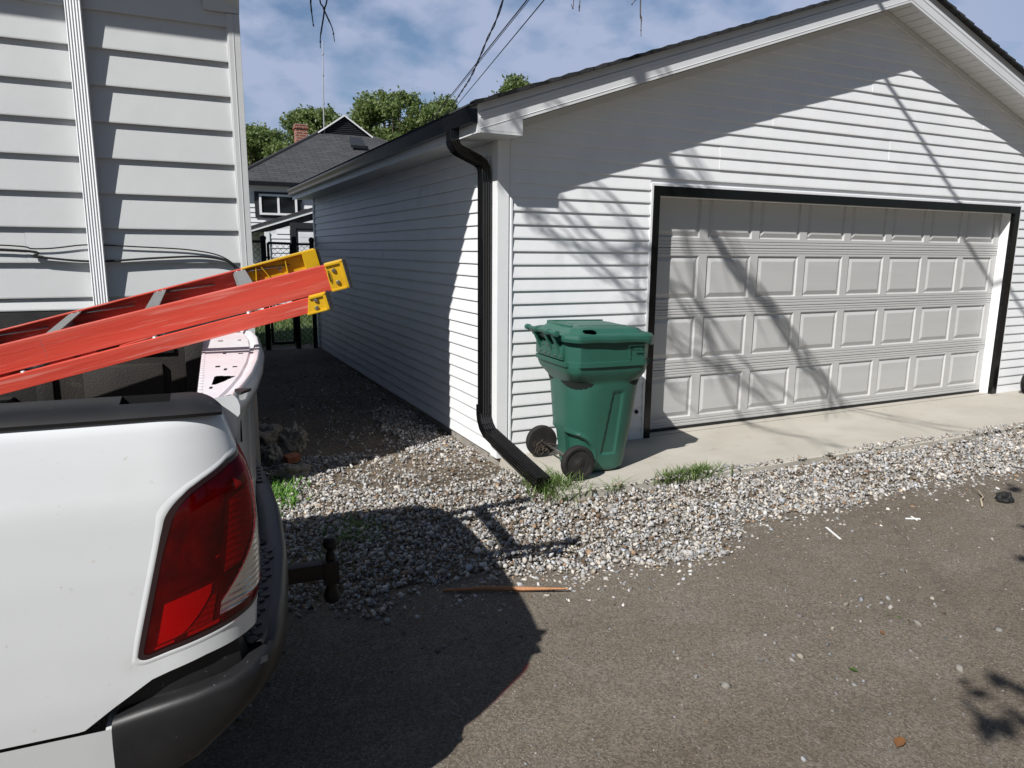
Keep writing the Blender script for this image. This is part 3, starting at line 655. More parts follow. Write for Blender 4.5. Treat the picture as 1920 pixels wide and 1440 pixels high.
# ------------------------------------------------------------------ the pickup truck (local x to its rear, y across to its far side)
TY = -R(3.5)
truck = tag(empty('pickup_truck', (-2.15, -3.30, 0), TY), 'white pickup truck with dark red tail light and black rear bumper, bed holding a ladder', 'pickup truck')
def spath(s):
    """plan of the near bed side and its rounded rear corner"""
    if s < -.16: return (s, 0.0)
    if s < .06:
        t = (s+.16)/.22*math.pi/2; return (-.16+.172*math.sin(t), .085*(1-math.cos(t)))
    return (.012+.05*(s-.06), .085+(s-.06))
def snorm(s):
    a = spath(s-.004); b = spath(s+.004); d = Vector((b[0]-a[0], b[1]-a[1])).normalized(); return Vector((d.y, -d.x))
PROF = [(.30, .05), (.42, .030), (.50, .016), (.56, .006), (.62, .001), (.75, -.003), (.9, -.004), (1.02, -.001), (1.06, .002), (1.09, .008), (1.15, .019), (1.20, .030), (1.222, .038), (1.232, .050)]
def inset(z): return float(np.interp(z, [p[0] for p in PROF], [p[1] for p in PROF]))
def body(s, z, out=0.0):
    p = spath(s); n = snorm(s); k = inset(z)-out; 
    w = min(1, max(0, (s+.17)/.22)); w = w*w*(3-2*w); q = max(0, 1-((z-.90)/.33)**2)
    return (p[0]-n.x*k+.016*w*q, p[1]-n.y*k, z)
def mirror(p): return (p[0], 1.94-p[1], p[2])
def zbot(s): return float(np.interp(s, [-9, -.34, -.28, -.20, -.10, 0, .14], [.557, .557, .60, .652, .685, .705, .715]))
S_ = list(np.arange(-1.95, -.4, .05))+list(np.arange(-.4, .141, .0125))
# lamp outline in (s, z): a quad with rounded corners
def lamp_pt(a, b, grow=0.0, out=.0):
    def rc(t, r=.07): 
        return (1-math.sqrt(max(0, 1-(1-t/r)**2))) if t < r else 0
    zb_ = float(np.interp(a, [0, .65, 1], [.703, .768, .803])); zt = float(np.interp(a, [0, .2, .45, 1], [1.052, 1.085, 1.117, 1.146]))
    zb_ += rc(a)*.018; zt -= rc(a, .12)*.045
    z = zb_+(zt-zb_)*b
    sl = -.222+.088*float(np.interp(z, [.70, 1.06], [0, 1])); s = sl+(.112-sl)*a
    z += grow*(1 if b > .5 else -1)*(abs(b-.5)*2)**6; s += grow*(1 if a > .5 else -1)*(abs(a-.5)*2)**6
    return body(s, z, out)
for side in (0, 1):
    mr = (lambda p: p) if side == 0 else mirror
    b = MB(); rows = 34; P = []
    for s in S_:
        z0 = zbot(s); P.append([mr(body(s, z0+(1.232-z0)*(i/rows)**.85)) for i in range(rows+1)])
    # fold in at the lower edge and over at the top
    P = [[mr((spath(s)[0]-snorm(s).x*.06, spath(s)[1]-snorm(s).y*.06, zbot(s)+.004))]+r+[mr((spath(s)[0]-snorm(s).x*.075, spath(s)[1]-snorm(s).y*.075, 1.236))] for s, r in zip(S_, P)]
    if side: P = P[::-1]
    b.grid(P[::-1]); o = b.build('bed_side', m_paint, truck, smooth=50)
    v = MB(); v.grid([[mr(body(s, z, .0)) for z in (.30, .40, .47, .548)] for s in np.arange(-1.0, -.279, .03)][::(1 if side else -1)])
    v.grid([[mr(body(s, .30)), mr(body(s, .548)), mr((s, .10, .548)), mr((s, .1, .3))] for s in (-.30, -.285)]); v.build('bed_valance', m_paint, truck, smooth=40)
    # rail cap with stake pocket
    c = MB(); X0, X1 = -1.95, -.022
    def capsec(x):
        e = 1.0 if x < -.09 else math.sqrt(max(0, 1-((x+.09)/.07)**2)); w = .115*max(e, .12); k = .030*e
        y0 = .036+inset(1.2)*0+ (0 if x < -.13 else .10*(x+.13)**1.3)
        return [(x, y0, 1.226), (x, y0-.005, 1.234), (x, y0, 1.229+k*.35), (x, y0+.010, 1.229+k*.62), (x, y0+.022, 1.230+k*.80), (x, y0+.036, 1.231+k*.88), (x, y0+max(w-.02, .040), 1.232+k*1.08), (x, y0+max(w-.004, .045), 1.230+k*.9), (x, y0+max(w, .05), 1.20)]
    xs = [X0]+list(np.arange(-1.9, -.3, .08))+[-.225, -.223, -.125, -.123, -.11, -.1, -.09, -.08, -.07, -.06, -.05, -.042, -.034, -.028, -.022]
    G = [[mr(p) for p in capsec(x)] for x in xs]
    if side: G = [r[::-1] for r in G]
    hole = [i for i, x in enumerate(xs) if abs(x+.223) < 1e-6][0]
    c.grid(G, keep=lambda i, j: not (i == hole and j == (5 if not side else 2)))
    e0, e1 = capsec(-.223), capsec(-.125)
    for q in range(1):
        y0, y1 = e0[5][1], e0[6][1]; zt = e0[5][2]; zi = e0[6][2]
        for (a_, b_) in (((-.223, y0), (-.125, y0)), ((-.125, y0), (-.125, y1)), ((-.125, y1), (-.223, y1)), ((-.223, y1), (-.223, y0))):
            za_ = lambda q: zt if abs(q[1]-y0) < 1e-6 else zi
            c.quad(mr((a_[0], a_[1], za_(a_))), mr((b_[0], b_[1], za_(b_))), mr((b_[0], b_[1], zt-.06)), mr((a_[0], a_[1], zt-.06)))
        c.quad(mr((-.223, y0, zt-.06)), mr((-.125, y0, zt-.06)), mr((-.125, y1, zt-.06)), mr((-.223, y1, zt-.06)))
    c.build('rail_cap', m_cap, truck, smooth=45)

# tail lights
def lens_mat():
    m = bpy.data.materials.new('red_lens'); m.use_nodes = True; N = m.node_tree.nodes; L = m.node_tree.links
    t = N.new('ShaderNodeBsdfTransparent'); t.inputs[0].default_value = (.84, .07, .12, 1); g = N.new('ShaderNodeBsdfGlossy'); g.inputs['Roughness'].default_value = .06; g.inputs[0].default_value = (1, 1, 1, 1)
    gm = N.new('ShaderNodeNewGeometry'); io = N.new('ShaderNodeMapRange'); io.inputs['To Min'].default_value = 1.5; io.inputs['To Max'].default_value = .6667; L.new(gm.outputs['Backfacing'], io.inputs[0]); f = N.new('ShaderNodeFresnel'); L.new(io.outputs[0], f.inputs[0]); x = N.new('ShaderNodeMixShader'); fm = N.new('ShaderNodeMath'); fm.operation = 'MULTIPLY'; fm.inputs[1].default_value = .55; L.new(f.outputs[0], fm.inputs[0]); L.new(fm.outputs[0], x.inputs[0]); L.new(t.outputs[0], x.inputs[1]); L.new(g.outputs[0], x.inputs[2]); L.new(x.outputs[0], N['Material Output'].inputs[0]); return m
def clear_mat():
    m = lens_mat(); m.name = 'clear_lens'
    for n in m.node_tree.nodes:
        if n.type == 'BSDF_TRANSPARENT': n.inputs[0].default_value = (.93, .93, .93, 1)
    return m
m_lens, m_clear = lens_mat(), clear_mat()
m_ldark = M('dark_lamp_housing', (.040, .005, .012), .4, vary=(14, (.12, .010, .028), .7), bump=(120, .3, .002))
m_lbright = M('red_reflector', (.42, .025, .05), .25, bump=(260, .6, .001))
m_lmid = M('red_inner_panel', (.22, .010, .028), .3, bump=(200, .4, .001))
m_lsil = M('silver_reflector', (.62, .62, .63), .22, metal=.85)
m_gasket = M('lamp_gasket', (.02, .008, .010), .35, coat=.4)
def in_clear(a, b):                     # clear reversing lens, low at the rear edge
    return .07 < b < .17+1.2*(a-.40) and a > .40
for side in (0, 1):
    mr = (lambda p: p) if side == 0 else mirror
    flip = -1 if side else 1
    NA, NB = 64, 90
    A = [(i/NA)**1.6 for i in range(NA+1)]; Bv = [j/NB for j in range(NB+1)]
    am = lambda i: (lambda q: (A[q]+A[q+1])/2)(NA-1-i if flip == 1 else i)
    g = MB(); g.grid([[mr(lamp_pt(a, b, .006, .0015)) for b in Bv] for a in A][::-flip]); tl = g.build('tail_light', m_gasket, truck, smooth=True)
    def patch(name, cond, mat, out, rib=0, shape=None):
        p = MB(); p.grid([[mr(lamp_pt(a, b, -.004, out+(rib*(.5+.5*math.sin(b*120+a*14)) if rib else 0)+(shape(a, b) if shape else 0))) for b in Bv] for a in A][::-flip], keep=lambda i, j: cond(am(i), Bv[j]+.5/NB))
        return p.build(name, mat, tl, smooth=60)
    def clean(name, us, lo, hi, out, mat, rib=0, swap=False, n=40, bulge=None):
        p = MB(); G = []
        for i in range(n+1):
            u = us[0]+(us[1]-us[0])*i/n; row = []
            for j in range(n+1):
                w_ = lo(u)+(hi(u)-lo(u))*j/n; a, b = (w_, u) if swap else (u, w_)
                row.append(mr(lamp_pt(a, b, -.003, out+(rib*(.5+.5*math.sin(b*150+a*18)) if rib else 0)+(bulge(a, b) if bulge else 0))))
            G.append(row)
        p.grid(G[::-flip]); return p.build(name, mat, tl, smooth=60)
    K = lambda v: (lambda u: v)
    top_c = lambda a: .17+1.2*(a-.40)
    clean('lamp_housing', (.02, .98), K(.02), K(.98), .0022, m_ldark)
    clean('reflector', (.055, .32), K(.09), lambda b: .335 if b > .25 else .19+.145*((b-.055)/.195)**.55, .0032, m_lbright, swap=True)
    clean('reflector', (.060, .235), lambda b: .205+.145*((b-.06)/.195)**.55, K(.37), .0031, m_lmid, swap=True, rib=.0006)
    clean('reflector', (.08, .19), K(.026), K(.046), .0034, m_lbright); clean('reflector', (.25, .41), K(.028), K(.054), .0034, m_lbright)
    clean('reflector', (.40, .70), lambda a: max(top_c(a)+.03, .35), K(.80), .0030, m_lmid, rib=.0008)
    clean('reflector', (.12, .36), K(.36), K(.86), .0028, m_ldark, bulge=lambda a, b: .004*max(0, 1-((a-.24)/.12)**2)*max(0, 1-((b-.61)/.25)**2))
    for (a0, a1, b0, b1) in ((.19, .25, .52, .575), (.46, .55, .83, .90), (.31, .36, .475, .49)): clean('reflector', (a0, a1), K(b0), (lambda q, w, e, f: (lambda u: q+(w-q)*(1-(u-e)/(f-e)*.7)))(b0, b1, a0, a1), .0040, m_lbright, n=4)
    clean('reverse_lens', (.405, .95), K(.075), top_c, .0036, m_lsil, rib=.003)
    dome = lambda a, b: .009*min(1, 8*a, 8*(1-a), 10*b, 10*(1-b))+.001
    for us, lo, hi in (((.005, .40), K(.005), K(.995)), ((.40, .995), K(.005), K(.075)), ((.40, .995), lambda a: min(top_c(a), .99), K(.995))): clean('lens', us, lo, hi, 0, m_lens, bulge=dome)
    clean('lens', (.40, .995), K(.075), lambda a: min(top_c(a), .99), .0003, m_clear, bulge=dome)
    # pressed flare in the sheet metal round the lamp
    fl_ = MB(); rings = []
    per = [(0, j/40) for j in range(41)]+[((i/60)**1.8*.86, 1) for i in range(1, 61)]
    per = [((i/60)**1.8*.86, 0) for i in range(60, 0, -1)]+per
    for gw, out in ((.018, .0002), (.012, .0016), (.008, .0014), (.005, .0002)):
        rings.append([mr(lamp_pt(a, b, gw, out)) for a, b in per])
    fl_.loft(rings if side else rings[::-1], closed=False); fl_.build('lamp_surround', m_paint, truck, smooth=60)

# tailgate
def tgx(y): return float(np.interp(y, [.10, .16, .22, .30, .45, .68, .97, 1.28, 1.5, 1.65, 1.76, 1.85], [.006, .014, .027, .042, .066, .092, .115, .122, .112, .09, .06, .03]))
tg = MB(); YS = list(np.arange(.128, 1.815, .0421)); XI = -.07
OUT = [(-.007, 1.2525), (-.002, 1.249), (.004, 1.240), (.008, 1.225), (.007, 1.207), (-.001, 1.194), (-.012, 1.182), (-.024, 1.165), (-.032, 1.14), (-.036, 1.05), (-.038, .9), (-.042, .80), (-.05, .70)]
def tgk(y, a): return a if a > -.008 else a*min(1, .06+.94*min(y-.128, 1.812-y)/.45)
tg.grid([[(tgx(y)+tgk(y, a), y, z) for a, z in OUT]+[(XI, y, .70)] for y in YS]); tg.grid([[(XI, y, z) for z in (.70, .9, 1.244)] for y in YS][::-1]) 
for y, rev in ((YS[0], 1), (YS[-1], 0)):
    q = [(tgx(y)+tgk(y, a), y, z) for a, z in OUT]+[(XI, y, .70), (XI, y, 1.244)]; tg.add(q, [tuple(range(len(q)))[::(-1 if rev else 1)]])
tailgate = tg.build('tailgate', m_paint, truck, smooth=40)
tt = MB(); YF = list(np.arange(.128, 1.8151, .00702))
holes = []
# slots and the torn opening, positions in (fraction across, y)
SL_ = [(.36, .275, .05, .020), (.58, .56, .035, .02), (.36, .62, .05, .016), (.80, .60, .06, .016), (.46, .90, .04, .015), (.82, .88, .05, .014), (.36, 1.25, .05, .018), (.8, 1.26, .05, .018)]
BIG = [(.33, .318), (.33, .44), (.42, .452), (.93, .435), (.72, .36), (.5, .318)]
NX = 26
def tgrid(i, f):
    y = YF[i]; xe = tgx(y)-.040
    return (XI+.002+(xe-XI-.002)*f, y, 1.2455)
def holed(i, j):
    f, y = (j+.5)/NX, YF[i]+.0035
    if inpoly(np.array([f]), np.array([y]), BIG)[0]: return True
    for a, b, w, h in SL_:
        if abs(f-a) < w*1.0 and abs(y-b) < h*.75: return True
    return False
tt.grid([[tgrid(i, j/NX) for j in range(NX+1)] for i in range(len(YF))][::-1], keep=lambda i, j: not holed(len(YF)-2-i, j))
tt.grid([[(XI, y, 1.238), (XI-.004, y, 1.2440+.0012*math.sin(y*150)), (XI+.002, y, 1.2455)] for y in YF][::-1])
tt.grid([[(tgx(y)-.040, y, 1.2455), (tgx(y)-.036, y, 1.2395), (tgx(y)-.026, y, 1.2395), (tgx(y)-.022, y, 1.2515), (tgx(y)-.012, y, 1.2535), (tgx(y)-.007, y, 1.2525)] for y in YF][::-1])
for y in np.arange(.17, 1.75, .043): tt.box((XI-.003, y-.006, 1.2462), (XI+.006, y+.006, 1.2475))
tt.build('top_edge', m_tgtop, tailgate, smooth=50)
tc_ = MB(); tc_.box((XI+.003, .2, 1.12), (.02, 1.7, 1.19)); tc_.build('dark_fill', m_seal, tailgate)  # solid black box, paints the shade seen through the holes above
ck = MB(); ck.prism([(.006, .168, 1.247), (.022, .150, 1.247), (.045, .175, 1.25), (.018, .20, 1.247), (.008, .195, 1.247)], (0.002, 0, .007)); ck.build('broken_clip', m_cap, tailgate)

# bumper: swept round both rear corners
def bpath(y):
    return float(np.interp(y, [.02, .1, .3, .6, .97, 1.34, 1.64, 1.84, 1.92], [.035, .075, .105, .135, .148, .150, .138, .11, .07]))
pl = [(-.285, -.010), (-.22, -.024), (-.12, -.030), (-.04, -.022), (.01, -.002), (.042, .035), (.065, .085)]+[(bpath(y), y) for y in np.arange(.14, .98, .07)]
pl = pl+[(x, 1.94-y) for x, y in pl[::-1]]
bt_ = [min(1, .55+.9*max(0, (x+.285)/.33)) for x, y in pl]
rings = []
for i, (x, y) in enumerate(pl):
    a = Vector(pl[max(i-1, 0)]); b = Vector(pl[min(i+1, len(pl)-1)]); d = (b-a).normalized(); n = Vector((d.y, -d.x))
    e = min(i, len(pl)-1-i); zt = [.575, .595, .612, .624, .634, .645, .655][e] if e < 7 else .664
    zl = [.37, .395, .44, .50, .535, .55, .55, .54, .52][e] if e < 9 else .50
    q_ = zt-zl; sec = [(-.10, zl+.02), (-.035, zl), (-.012, zl+.012), (-.002, zl+.2*q_), (.004, zl+.45*q_), (.004, zt-.05 if q_ > .12 else zt-.35*q_), (.002, zt-.018), (-.004, zt-.005), (-.014, zt), (-.045, zt+.001), (-.055, zt+(.085 if e < 5 else .0)), (-.10, zt+(.085 if e < 5 else -.012))]
    rings.append([(x+n.x*o, y+n.y*o, z) for o, z in sec])
bm_ = MB(); bm_.loft(rings, closed=True); bumper = bm_.build('bumper', m_bumper, truck, smooth=40)
core = MB(); core.box((-.25, .10, .52), (.03, 1.84, .648)); core.build('bumper_core', m_plast, bumper)
for y0, y1 in ((.055, .64), (1.30, 1.885)):
    pad = MB(); N_ = 14
    ys = np.linspace(y0, y1, N_)
    xi = lambda y: -.03; xo = lambda y: (bpath(y) if .08 < y < 1.86 else .06)-.030
    pad.grid([[(xi(y), y, .655), (xi(y), y, .664), (xo(y), y, .6655), (xo(y)+.004, y, .655)] for y in ys][::-1])
    r = .0165; dx = r*math.sqrt(3); dyy = r*1.5
    for ii, y in enumerate(np.arange(y0+.014, y1-.012, dyy)):
        for jj in range(10):
            x = -.02+dx*jj+(dx/2 if ii % 2 else 0)
            if x+r > xo(y)-.002: continue
            hx_ = [(x+math.cos(R(30+60*q))*r*.93, y+math.sin(R(30+60*q))*r*.93) for q in range(6)]; hi_ = [(x+math.cos(R(30+60*q))*r*.78, y+math.sin(R(30+60*q))*r*.78) for q in range(6)]
            pad.loft([[(a, b, .664) for a, b in hx_], [(a, b, .6695) for a, b in hx_], [(a, b, .6705) for a, b in hi_]])
    pad.build('step_pad', m_plast, bumper)
sp_ = MB(); sp_.lathe((.06, .675, .6655), (0, 0, 1), [(.0, -.02), (.016, -.02), (.016, .0015), (.022, .0015), (.022, .0)], 16); sp_.build('lock_hole', m_seal, bumper)
trm = MB()                                             # bright bevelled blocks along the pad's near edge
for q in range(4):
    x = -.055+q*.026; trm.obox((x, -.004+.012*q*.6, .612+q*.004), (.020, .006, .003), (0, .012, .010), (0, -.003, .004))
trm.build('pad_edge', m_bumper, bumper, bevel=.001)
# hitch with two balls
h = MB(); h.box((-.2, .945, .375), (.30, .995, .435)); h.box((.29, .94, .35), (.345, 1.0, .44)); 
h.lathe((.318, .97, .435), (0, 0, 1), [(.018, 0), (.018, .03), (.012, .035), (.014, .045), (.024, .055), (.028, .07), (.024, .085), (.015, .093), (.0, .094)], 18)
h.lathe((.318, .97, .355), (0, 0, -1), [(.02, 0), (.02, .02), (.026, .04), (.031, .06), (.026, .08), (.015, .088), (.0, .089)], 18)
h.build('tow_hitch', m_rust, truck, bevel=.003, smooth=40)
# bed liner
bl = MB()
bl.box((-1.93, .165, .70), (-.076, 1.775, .735))
for y in np.arange(.25, 1.7, .1): bl.box((-1.9, y, .7352), (-.1, y+.05, .747))
for s in (0, 1):
    mr = (lambda p: p) if s == 0 else mirror
    def bx(a, b): bl.box(mr(a), mr(b))
    bx((-1.93, .145, .735), (-.08, .168, 1.226)); bx((-1.60, .168, .736), (-.80, .33, .99)); bx((-.55, .1685, .80), (-.25, .19, 1.10)); bx((-.72, .1685, .80), (-.66, .185, 1.15)); bx((-.16, .1685, .736), (-.085, .2, 1.22)); bx((-1.9, .1685, 1.14), (-.2, .18, 1.17))
bl.box((-1.95, .165, .736), (-1.92, 1.775, 1.226)); bl.box((-.088, .2, .737), (-.0725, 1.74, 1.18)); bl.build('bed_liner', m_liner, truck, bevel=.012, smooth=40)
# cab, bonnet, wheels (ahead of the bed, to the left of the frame)
cb = MB()
prof_c = [(-2.0, .45), (-2.0, 1.22), (-2.06, 1.28), (-2.22, 1.80), (-2.5, 1.87), (-3.2, 1.86), (-3.95, 1.32), (-4.0, 1.18), (-5.45, 1.08), (-5.72, .95), (-5.76, .50), (-5.3, .45)]
def csec(y): 
    k = 0 if .1 < y < 1.84 else .0
    tuck = lambda z: (.0 if z < 1.2 else (z-1.2)*.22)
    return [(x, (y+tuck(z)) if y < .9 else (y-tuck(z)), z) for x, z in prof_c]
cb.loft([csec(.0), csec(.02), csec(1.92), csec(1.94)]); cb.build('cab', m_paint, truck, bevel=.02, smooth=40)
cw = MB(); cw.prism([(-2.16, .005+.03, 1.30), (-2.95, .005+.03, 1.30), (-2.95, .145, 1.76), (-2.30, .145, 1.76)], (0, -.012, 0)); cw.prism([(-3.0, .035, 1.30), (-3.8, .035, 1.30), (-3.25, .145, 1.76), (-3.0, .145, 1.76)], (0, -.012, 0)); cw.prism([(-2.07, .25, 1.32), (-2.07, 1.69, 1.32), (-2.195, 1.62, 1.76), (-2.195, .32, 1.76)], (.012, 0, .004)); cw.build('window', m_glassd, truck)
for wx in (-1.22, -4.78):
    for y0 in (.02, 1.92):
        sg = 1 if y0 < 1 else -1
        w = MB(); w.lathe((wx, y0, .35), (0, sg, 0), [(.23, .0), (.36, 0), (.395, .03), (.40, .06), (.40, .2), (.395, .23), (.36, .26), (.2, .26)], 40); wo = w.build('wheel', m_tire, truck, smooth=40)
        rr = MB(); rr.lathe((wx, y0+sg*.012, .35), (0, sg, 0), [(.05, -.02), (.06, .02), (.2, .03), (.24, .0), (.25, .01), (.23, .1), (.0, .1)], 30); rr.build('rim', m_chrome, wo, smooth=40)
ch = MB(); ch.box((-5.4, .45, .36), (-.2, .62, .55)); ch.box((-5.4, 1.32, .36), (-.2, 1.49, .55)); ch.box((-1.3, .2, .3), (-1.15, 1.74, .42)); ch.box((-.25, .5, .36), (-.15, 1.45, .45)); ch.build('chassis', m_seal, truck)

# ------------------------------------------------------------------ step ladder in the bed
lad = tag(empty('step_ladder', (-1.70, -2.48, 1.50)), 'long red fibreglass step ladder with yellow feet jutting from the truck bed', 'ladder')
LO = Vector((-1.70, -2.48, 1.50))
nT, nL = Vector((-1.7105, -2.484, 1.5055)), Vector((-2.7345, -2.2685, 1.241))       # centre line of the near rail
fT = Vector((-1.661, -1.733, 1.542)); Dn = (nL-nT).normalized()
fL = Vector((-2.826, -1.69, 1.236)); Df = (fL-fT).normalized()
LAT = (fT-nT).normalized(); UP = Dn.cross(LAT).normalized(); UP = UP if UP.z > 0 else -UP
def rail(mb, p, d, n, h, out, w, th=.005, up=UP):
    """C channel from p along d, web on the side 'out', flanges turned inward"""
    u = (up-d*up.dot(d)).normalized(); o = (out-d*out.dot(d)); o = (o-u*o.dot(u)).normalized()
    sec = [(0, -h/2), (0, h/2), (-w, h/2), (-w, h/2-th), (-th, h/2-th), (-th, -h/2+th), (-w, -h/2+th), (-w, -h/2)]
    mb.loft([[p+o*a+u*b+d*t for a, b in sec] for t in (0, n)])
    return u, o
lr = MB(); un, on = rail(lr, nT+Dn*.055-LO, Dn, 3.0, .0865, -LAT, .032); lr.build('front_rail', m_fib, lad, bevel=.0015)
lr = MB(); uf, of = rail(lr, fT+Df*.055-LO, Df, 3.0, .0865, LAT, .032); lr.build('front_rail', m_fib, lad, bevel=.0015)
# feet (boots) of the front rails
def boot(p, d, u, o, h, ln, skew=0.0, lat_w=.040):
    b = MB(); q = p-LO
    P = lambda t, a, c: q+d*t+u*a+o*c
    out = [(skew*1.0, -h/2), (-.002, h/2), (ln, h/2), (ln+skew*.8, -h/2)]
    poly = [P(t, a, .004) for t, a in [(0, -h/2), (0, h/2), (ln, h/2), (ln+skew, -h/2)]]
    b.prism(poly, -o*(lat_w+.004))
    # raised rim
    for (t0, a0, t1, a1) in ((0, h/2-.008, ln, h/2), (0, -h/2, ln+skew, -h/2+.007), (0, -h/2, .010, h/2)):
        b.prism([P(t0, a0, .0045), P(t1, a0, .0045), P(t1, a1, .0045), P(t0, a1, .0045)], o*.005)
    ob = b.build('foot', m_yel, lad, bevel=.0015)
    pd_ = MB(); pd_.prism([P(-.004, -h/2-.002, .006), P(-.004, h/2+.002, .006), P(-.012, h/2, .006), P(-.011, -h/2, .006)], -o*(lat_w+.008)); pd_.build('rubber_pad', m_seal, ob)
    for t, a in ((.035, h*.22), (.032+skew*.4, -h*.22)):
        rv = MB(); rv.lathe(P(t, a, .004), o, [(.0075, 0), (.0075, .003), (.005, .006), (0, .0065)], 14); rv.build('rivet', m_rivet, ob, smooth=40)
    return ob, P
ob, P = boot(nT, Dn, un, on, .094, .060)
lg = MB()                                               # moulded oval outline on the boot
ov = [P(.064-.012+.0045*math.cos(2*math.pi*k/20), .002+.022*math.sin(2*math.pi*k/20), .0052) for k in range(21)]; lg.tube(ov, .0006, 5)
lg.tube([P(.052, -.014, .0052), P(.052, .018, .0052)], .0007, 5); lg.tube([P(.054, -.012, .0052), P(.054, .014, .0052)], .0004, 4)
lg.build('moulded_oval', m_rust, ob)
boot(fT, Df, uf, of, .094, .060)
# yellow bracket inside the far rail, with webs
yb = MB(); q = fT-LO
PF = lambda t, a, c: q+Df*t+uf*a+of*c
yb.prism([PF(.005, -.042, -.006), PF(.005, .046, -.006), PF(.31, .041, -.006), PF(.31, -.042, -.006)], of*-.005)
yb.prism([PF(.003, .041, -.036), PF(.003, .050, -.036), PF(.31, .045, -.036), PF(.31, .040, -.036)], of*.04)
yb.prism([PF(.003, -.044, -.036), PF(.003, .05, -.036), PF(.009, .05, -.036), PF(.009, -.044, -.036)], of*.034)
for t0, t1 in ((.135, .13), (.20, .235), (.27, .25)): yb.prism([PF(t0, -.042, -.011), PF(t0+.004, -.042, -.011), PF(t1+.004, .041, -.011), PF(t1, .041, -.011)], of*-.02)
yb.build('foot_bracket', m_yel, lad, bevel=.001)
for t, a in ((.035, .02), (.03, -.02), (.16, .0)):
    rv = MB(); rv.lathe(PF(t, a, -.011), -of, [(.008, 0), (.008, .003), (.005, .006), (0, .0065)], 12); rv.build('rivet', m_rivet, lad, smooth=40)
# steps
for i in range(9):
    s = .315+.3048*i
    a, b = nT+Dn*s-LO, fT+Df*(s*1.01)-LO; lat = (b-a); L_ = lat.length; lat.normalize(); d = (Dn+Df).normalized(); d = (d-lat*d.dot(lat)).normalized(); u = lat.cross(d); u = u if u.z > 0 else -u
    st = MB(); a = a+lat*.004; W_ = L_-.008
    st.obox(a+u*.034-d*.022, lat*W_, d*.044, u*.004); st.obox(a-u*.036+d*.0225, lat*W_, d*.004, u*.0695); st.obox(a-u*.036-d*.0225, lat*W_, d*.012, u*.004)
    for t in np.arange(-.028, .032, .010): st.obox(a+u*t+d*.0266, lat*W_, d*.0016, u*.004)
    for e in (.03, L_-.04):
        for dd in (-.010, .010): st.lathe(a+lat*e+u*.0381+d*dd, u, [(.004, 0), (.003, .002), (0, .002)], 8)
    st.build('step', m_alu, lad)
    if i < 6:
        kb = MB(); p0 = b-u*.005-lat*.02; kb.tube([p0+u*.036, p0-d*.2+u*.012+lat*.012], .0045, 6); kb.build('knee_brace', m_alu, lad, smooth=True)
        kb = MB(); kb.tube([a+u*.030+lat*.02, a-d*.2+u*.0+lat*.006], .0045, 6); kb.build('knee_brace', m_alu, lad, smooth=True)
# rear rails, folded underneath
rT, rL = Vector((-1.780, -2.514, 1.418)), Vector((-2.740, -2.282, 1.160)); Dr = (rL-rT).normalized()
r2T, r2L = Vector((-1.70, -1.84, 1.455)), Vector((-2.83, -1.72, 1.115)); Dr2 = (r2L-r2T).normalized()
l1 = MB(); ur, orr = rail(l1, rT+Dr*.05-LO, Dr, 2.7, .0475, -LAT, .025, .004); l1.build('rear_rail', m_fib, lad, bevel=.001)
l1 = MB(); ur2, or2 = rail(l1, r2T+Dr2*.05-LO, Dr2, 2.7, .051, LAT, .025, .004); l1.build('rear_rail', m_fib, lad, bevel=.001)
boot(rT, Dr, ur, orr, .057, .055, .020, .03); boot(r2T, Dr2, ur2, or2, .057, .055, .020, .03)
for s in (.25, .55, .95, 1.5, 2.1):
    hb_ = MB(); hb_.tube([rT+Dr*s-LO+ur*.018+LAT*.02, r2T+Dr2*s-LO+ur2*.018-LAT*.02], .011, 8); hb_.build('rear_brace', m_alu, lad, smooth=True)

# ------------------------------------------------------------------ wheeled rubbish bin
binr = tag(empty('wheelie_bin', (.555, -.475, 0), -R(4.2)), 'green wheeled rubbish bin with cracked lid standing beside the garage door', 'rubbish bin')
NZ = [(.012, -.015, .200, .208, 3.2), (.03, -.01, .218, .222, 3.2), (.33, -.003, .262, .256, 3.2), (.64, .004, .292, .284, 3.2), (.672, .004, .294, .286, 3.2), (.69, .0, .298, .290, 3.8), (.755, -.014, .320, .317, 7), (.795, -.016, .326, .323, 9), (.97, -.020, .332, .328, 9), (.985, -.02, .334, .330, 9)]
def bint(z): return [float(np.interp(z, [r[0] for r in NZ], [r[i] for r in NZ])) for i in (1, 2, 3, 4)]
def binpt(th, z, out=0.0):
    cx, hx, hy, n = bint(z); c, s = math.cos(th), math.sin(th)
    ch = 1.0
    r = 1/((abs(c)/hx)**n+(abs(s)/hy)**n)**(1/n)
    if z > .70:                                         # chamfered corners of the upper box
        k = min(1, (z-.70)/.06); rc = .885*(hx+hy)/(abs(c)/hx*hx+abs(s)/hy*hy)/1.0
        r = r*(1-k)+min(r, rc)*k; ch = 1 if r > rc-1e-4 and k > 0 else 0
    else: ch = 0
    d = out; x, y = c*r, s*r
    near_y = abs(s)*r > .8*hy
    if .800 < z < .835 and not ch: d += .013
    if .835 <= z < .965 and ch: d -= .004
    if .15 < z < .615 and near_y:                       # tapered recess pressed into the side
        w = (.615-z)/.465; xl, xr = .015-.055*w, .105-.02*w
        if xl < x < xr and z < .615: d -= .012*min(1, (x-xl)/.012, (xr-x)/.012, (.615-z)/.02)
    if .15 < z < .60 and x > .75*hx and abs(y) > .06 and abs(y) < .16: d -= .012
    # wheel pockets
    q = math.hypot(x+cx+.265, z-.125)
    if abs(y) > .3*hy:
        d -= .034*float(smooth(.168, .150, q)) if q < .168 else 0
        d += .009*max(0, 1-abs(q-.180)/.014)
    return (cx+c*(r+d), s*(r+d), z)
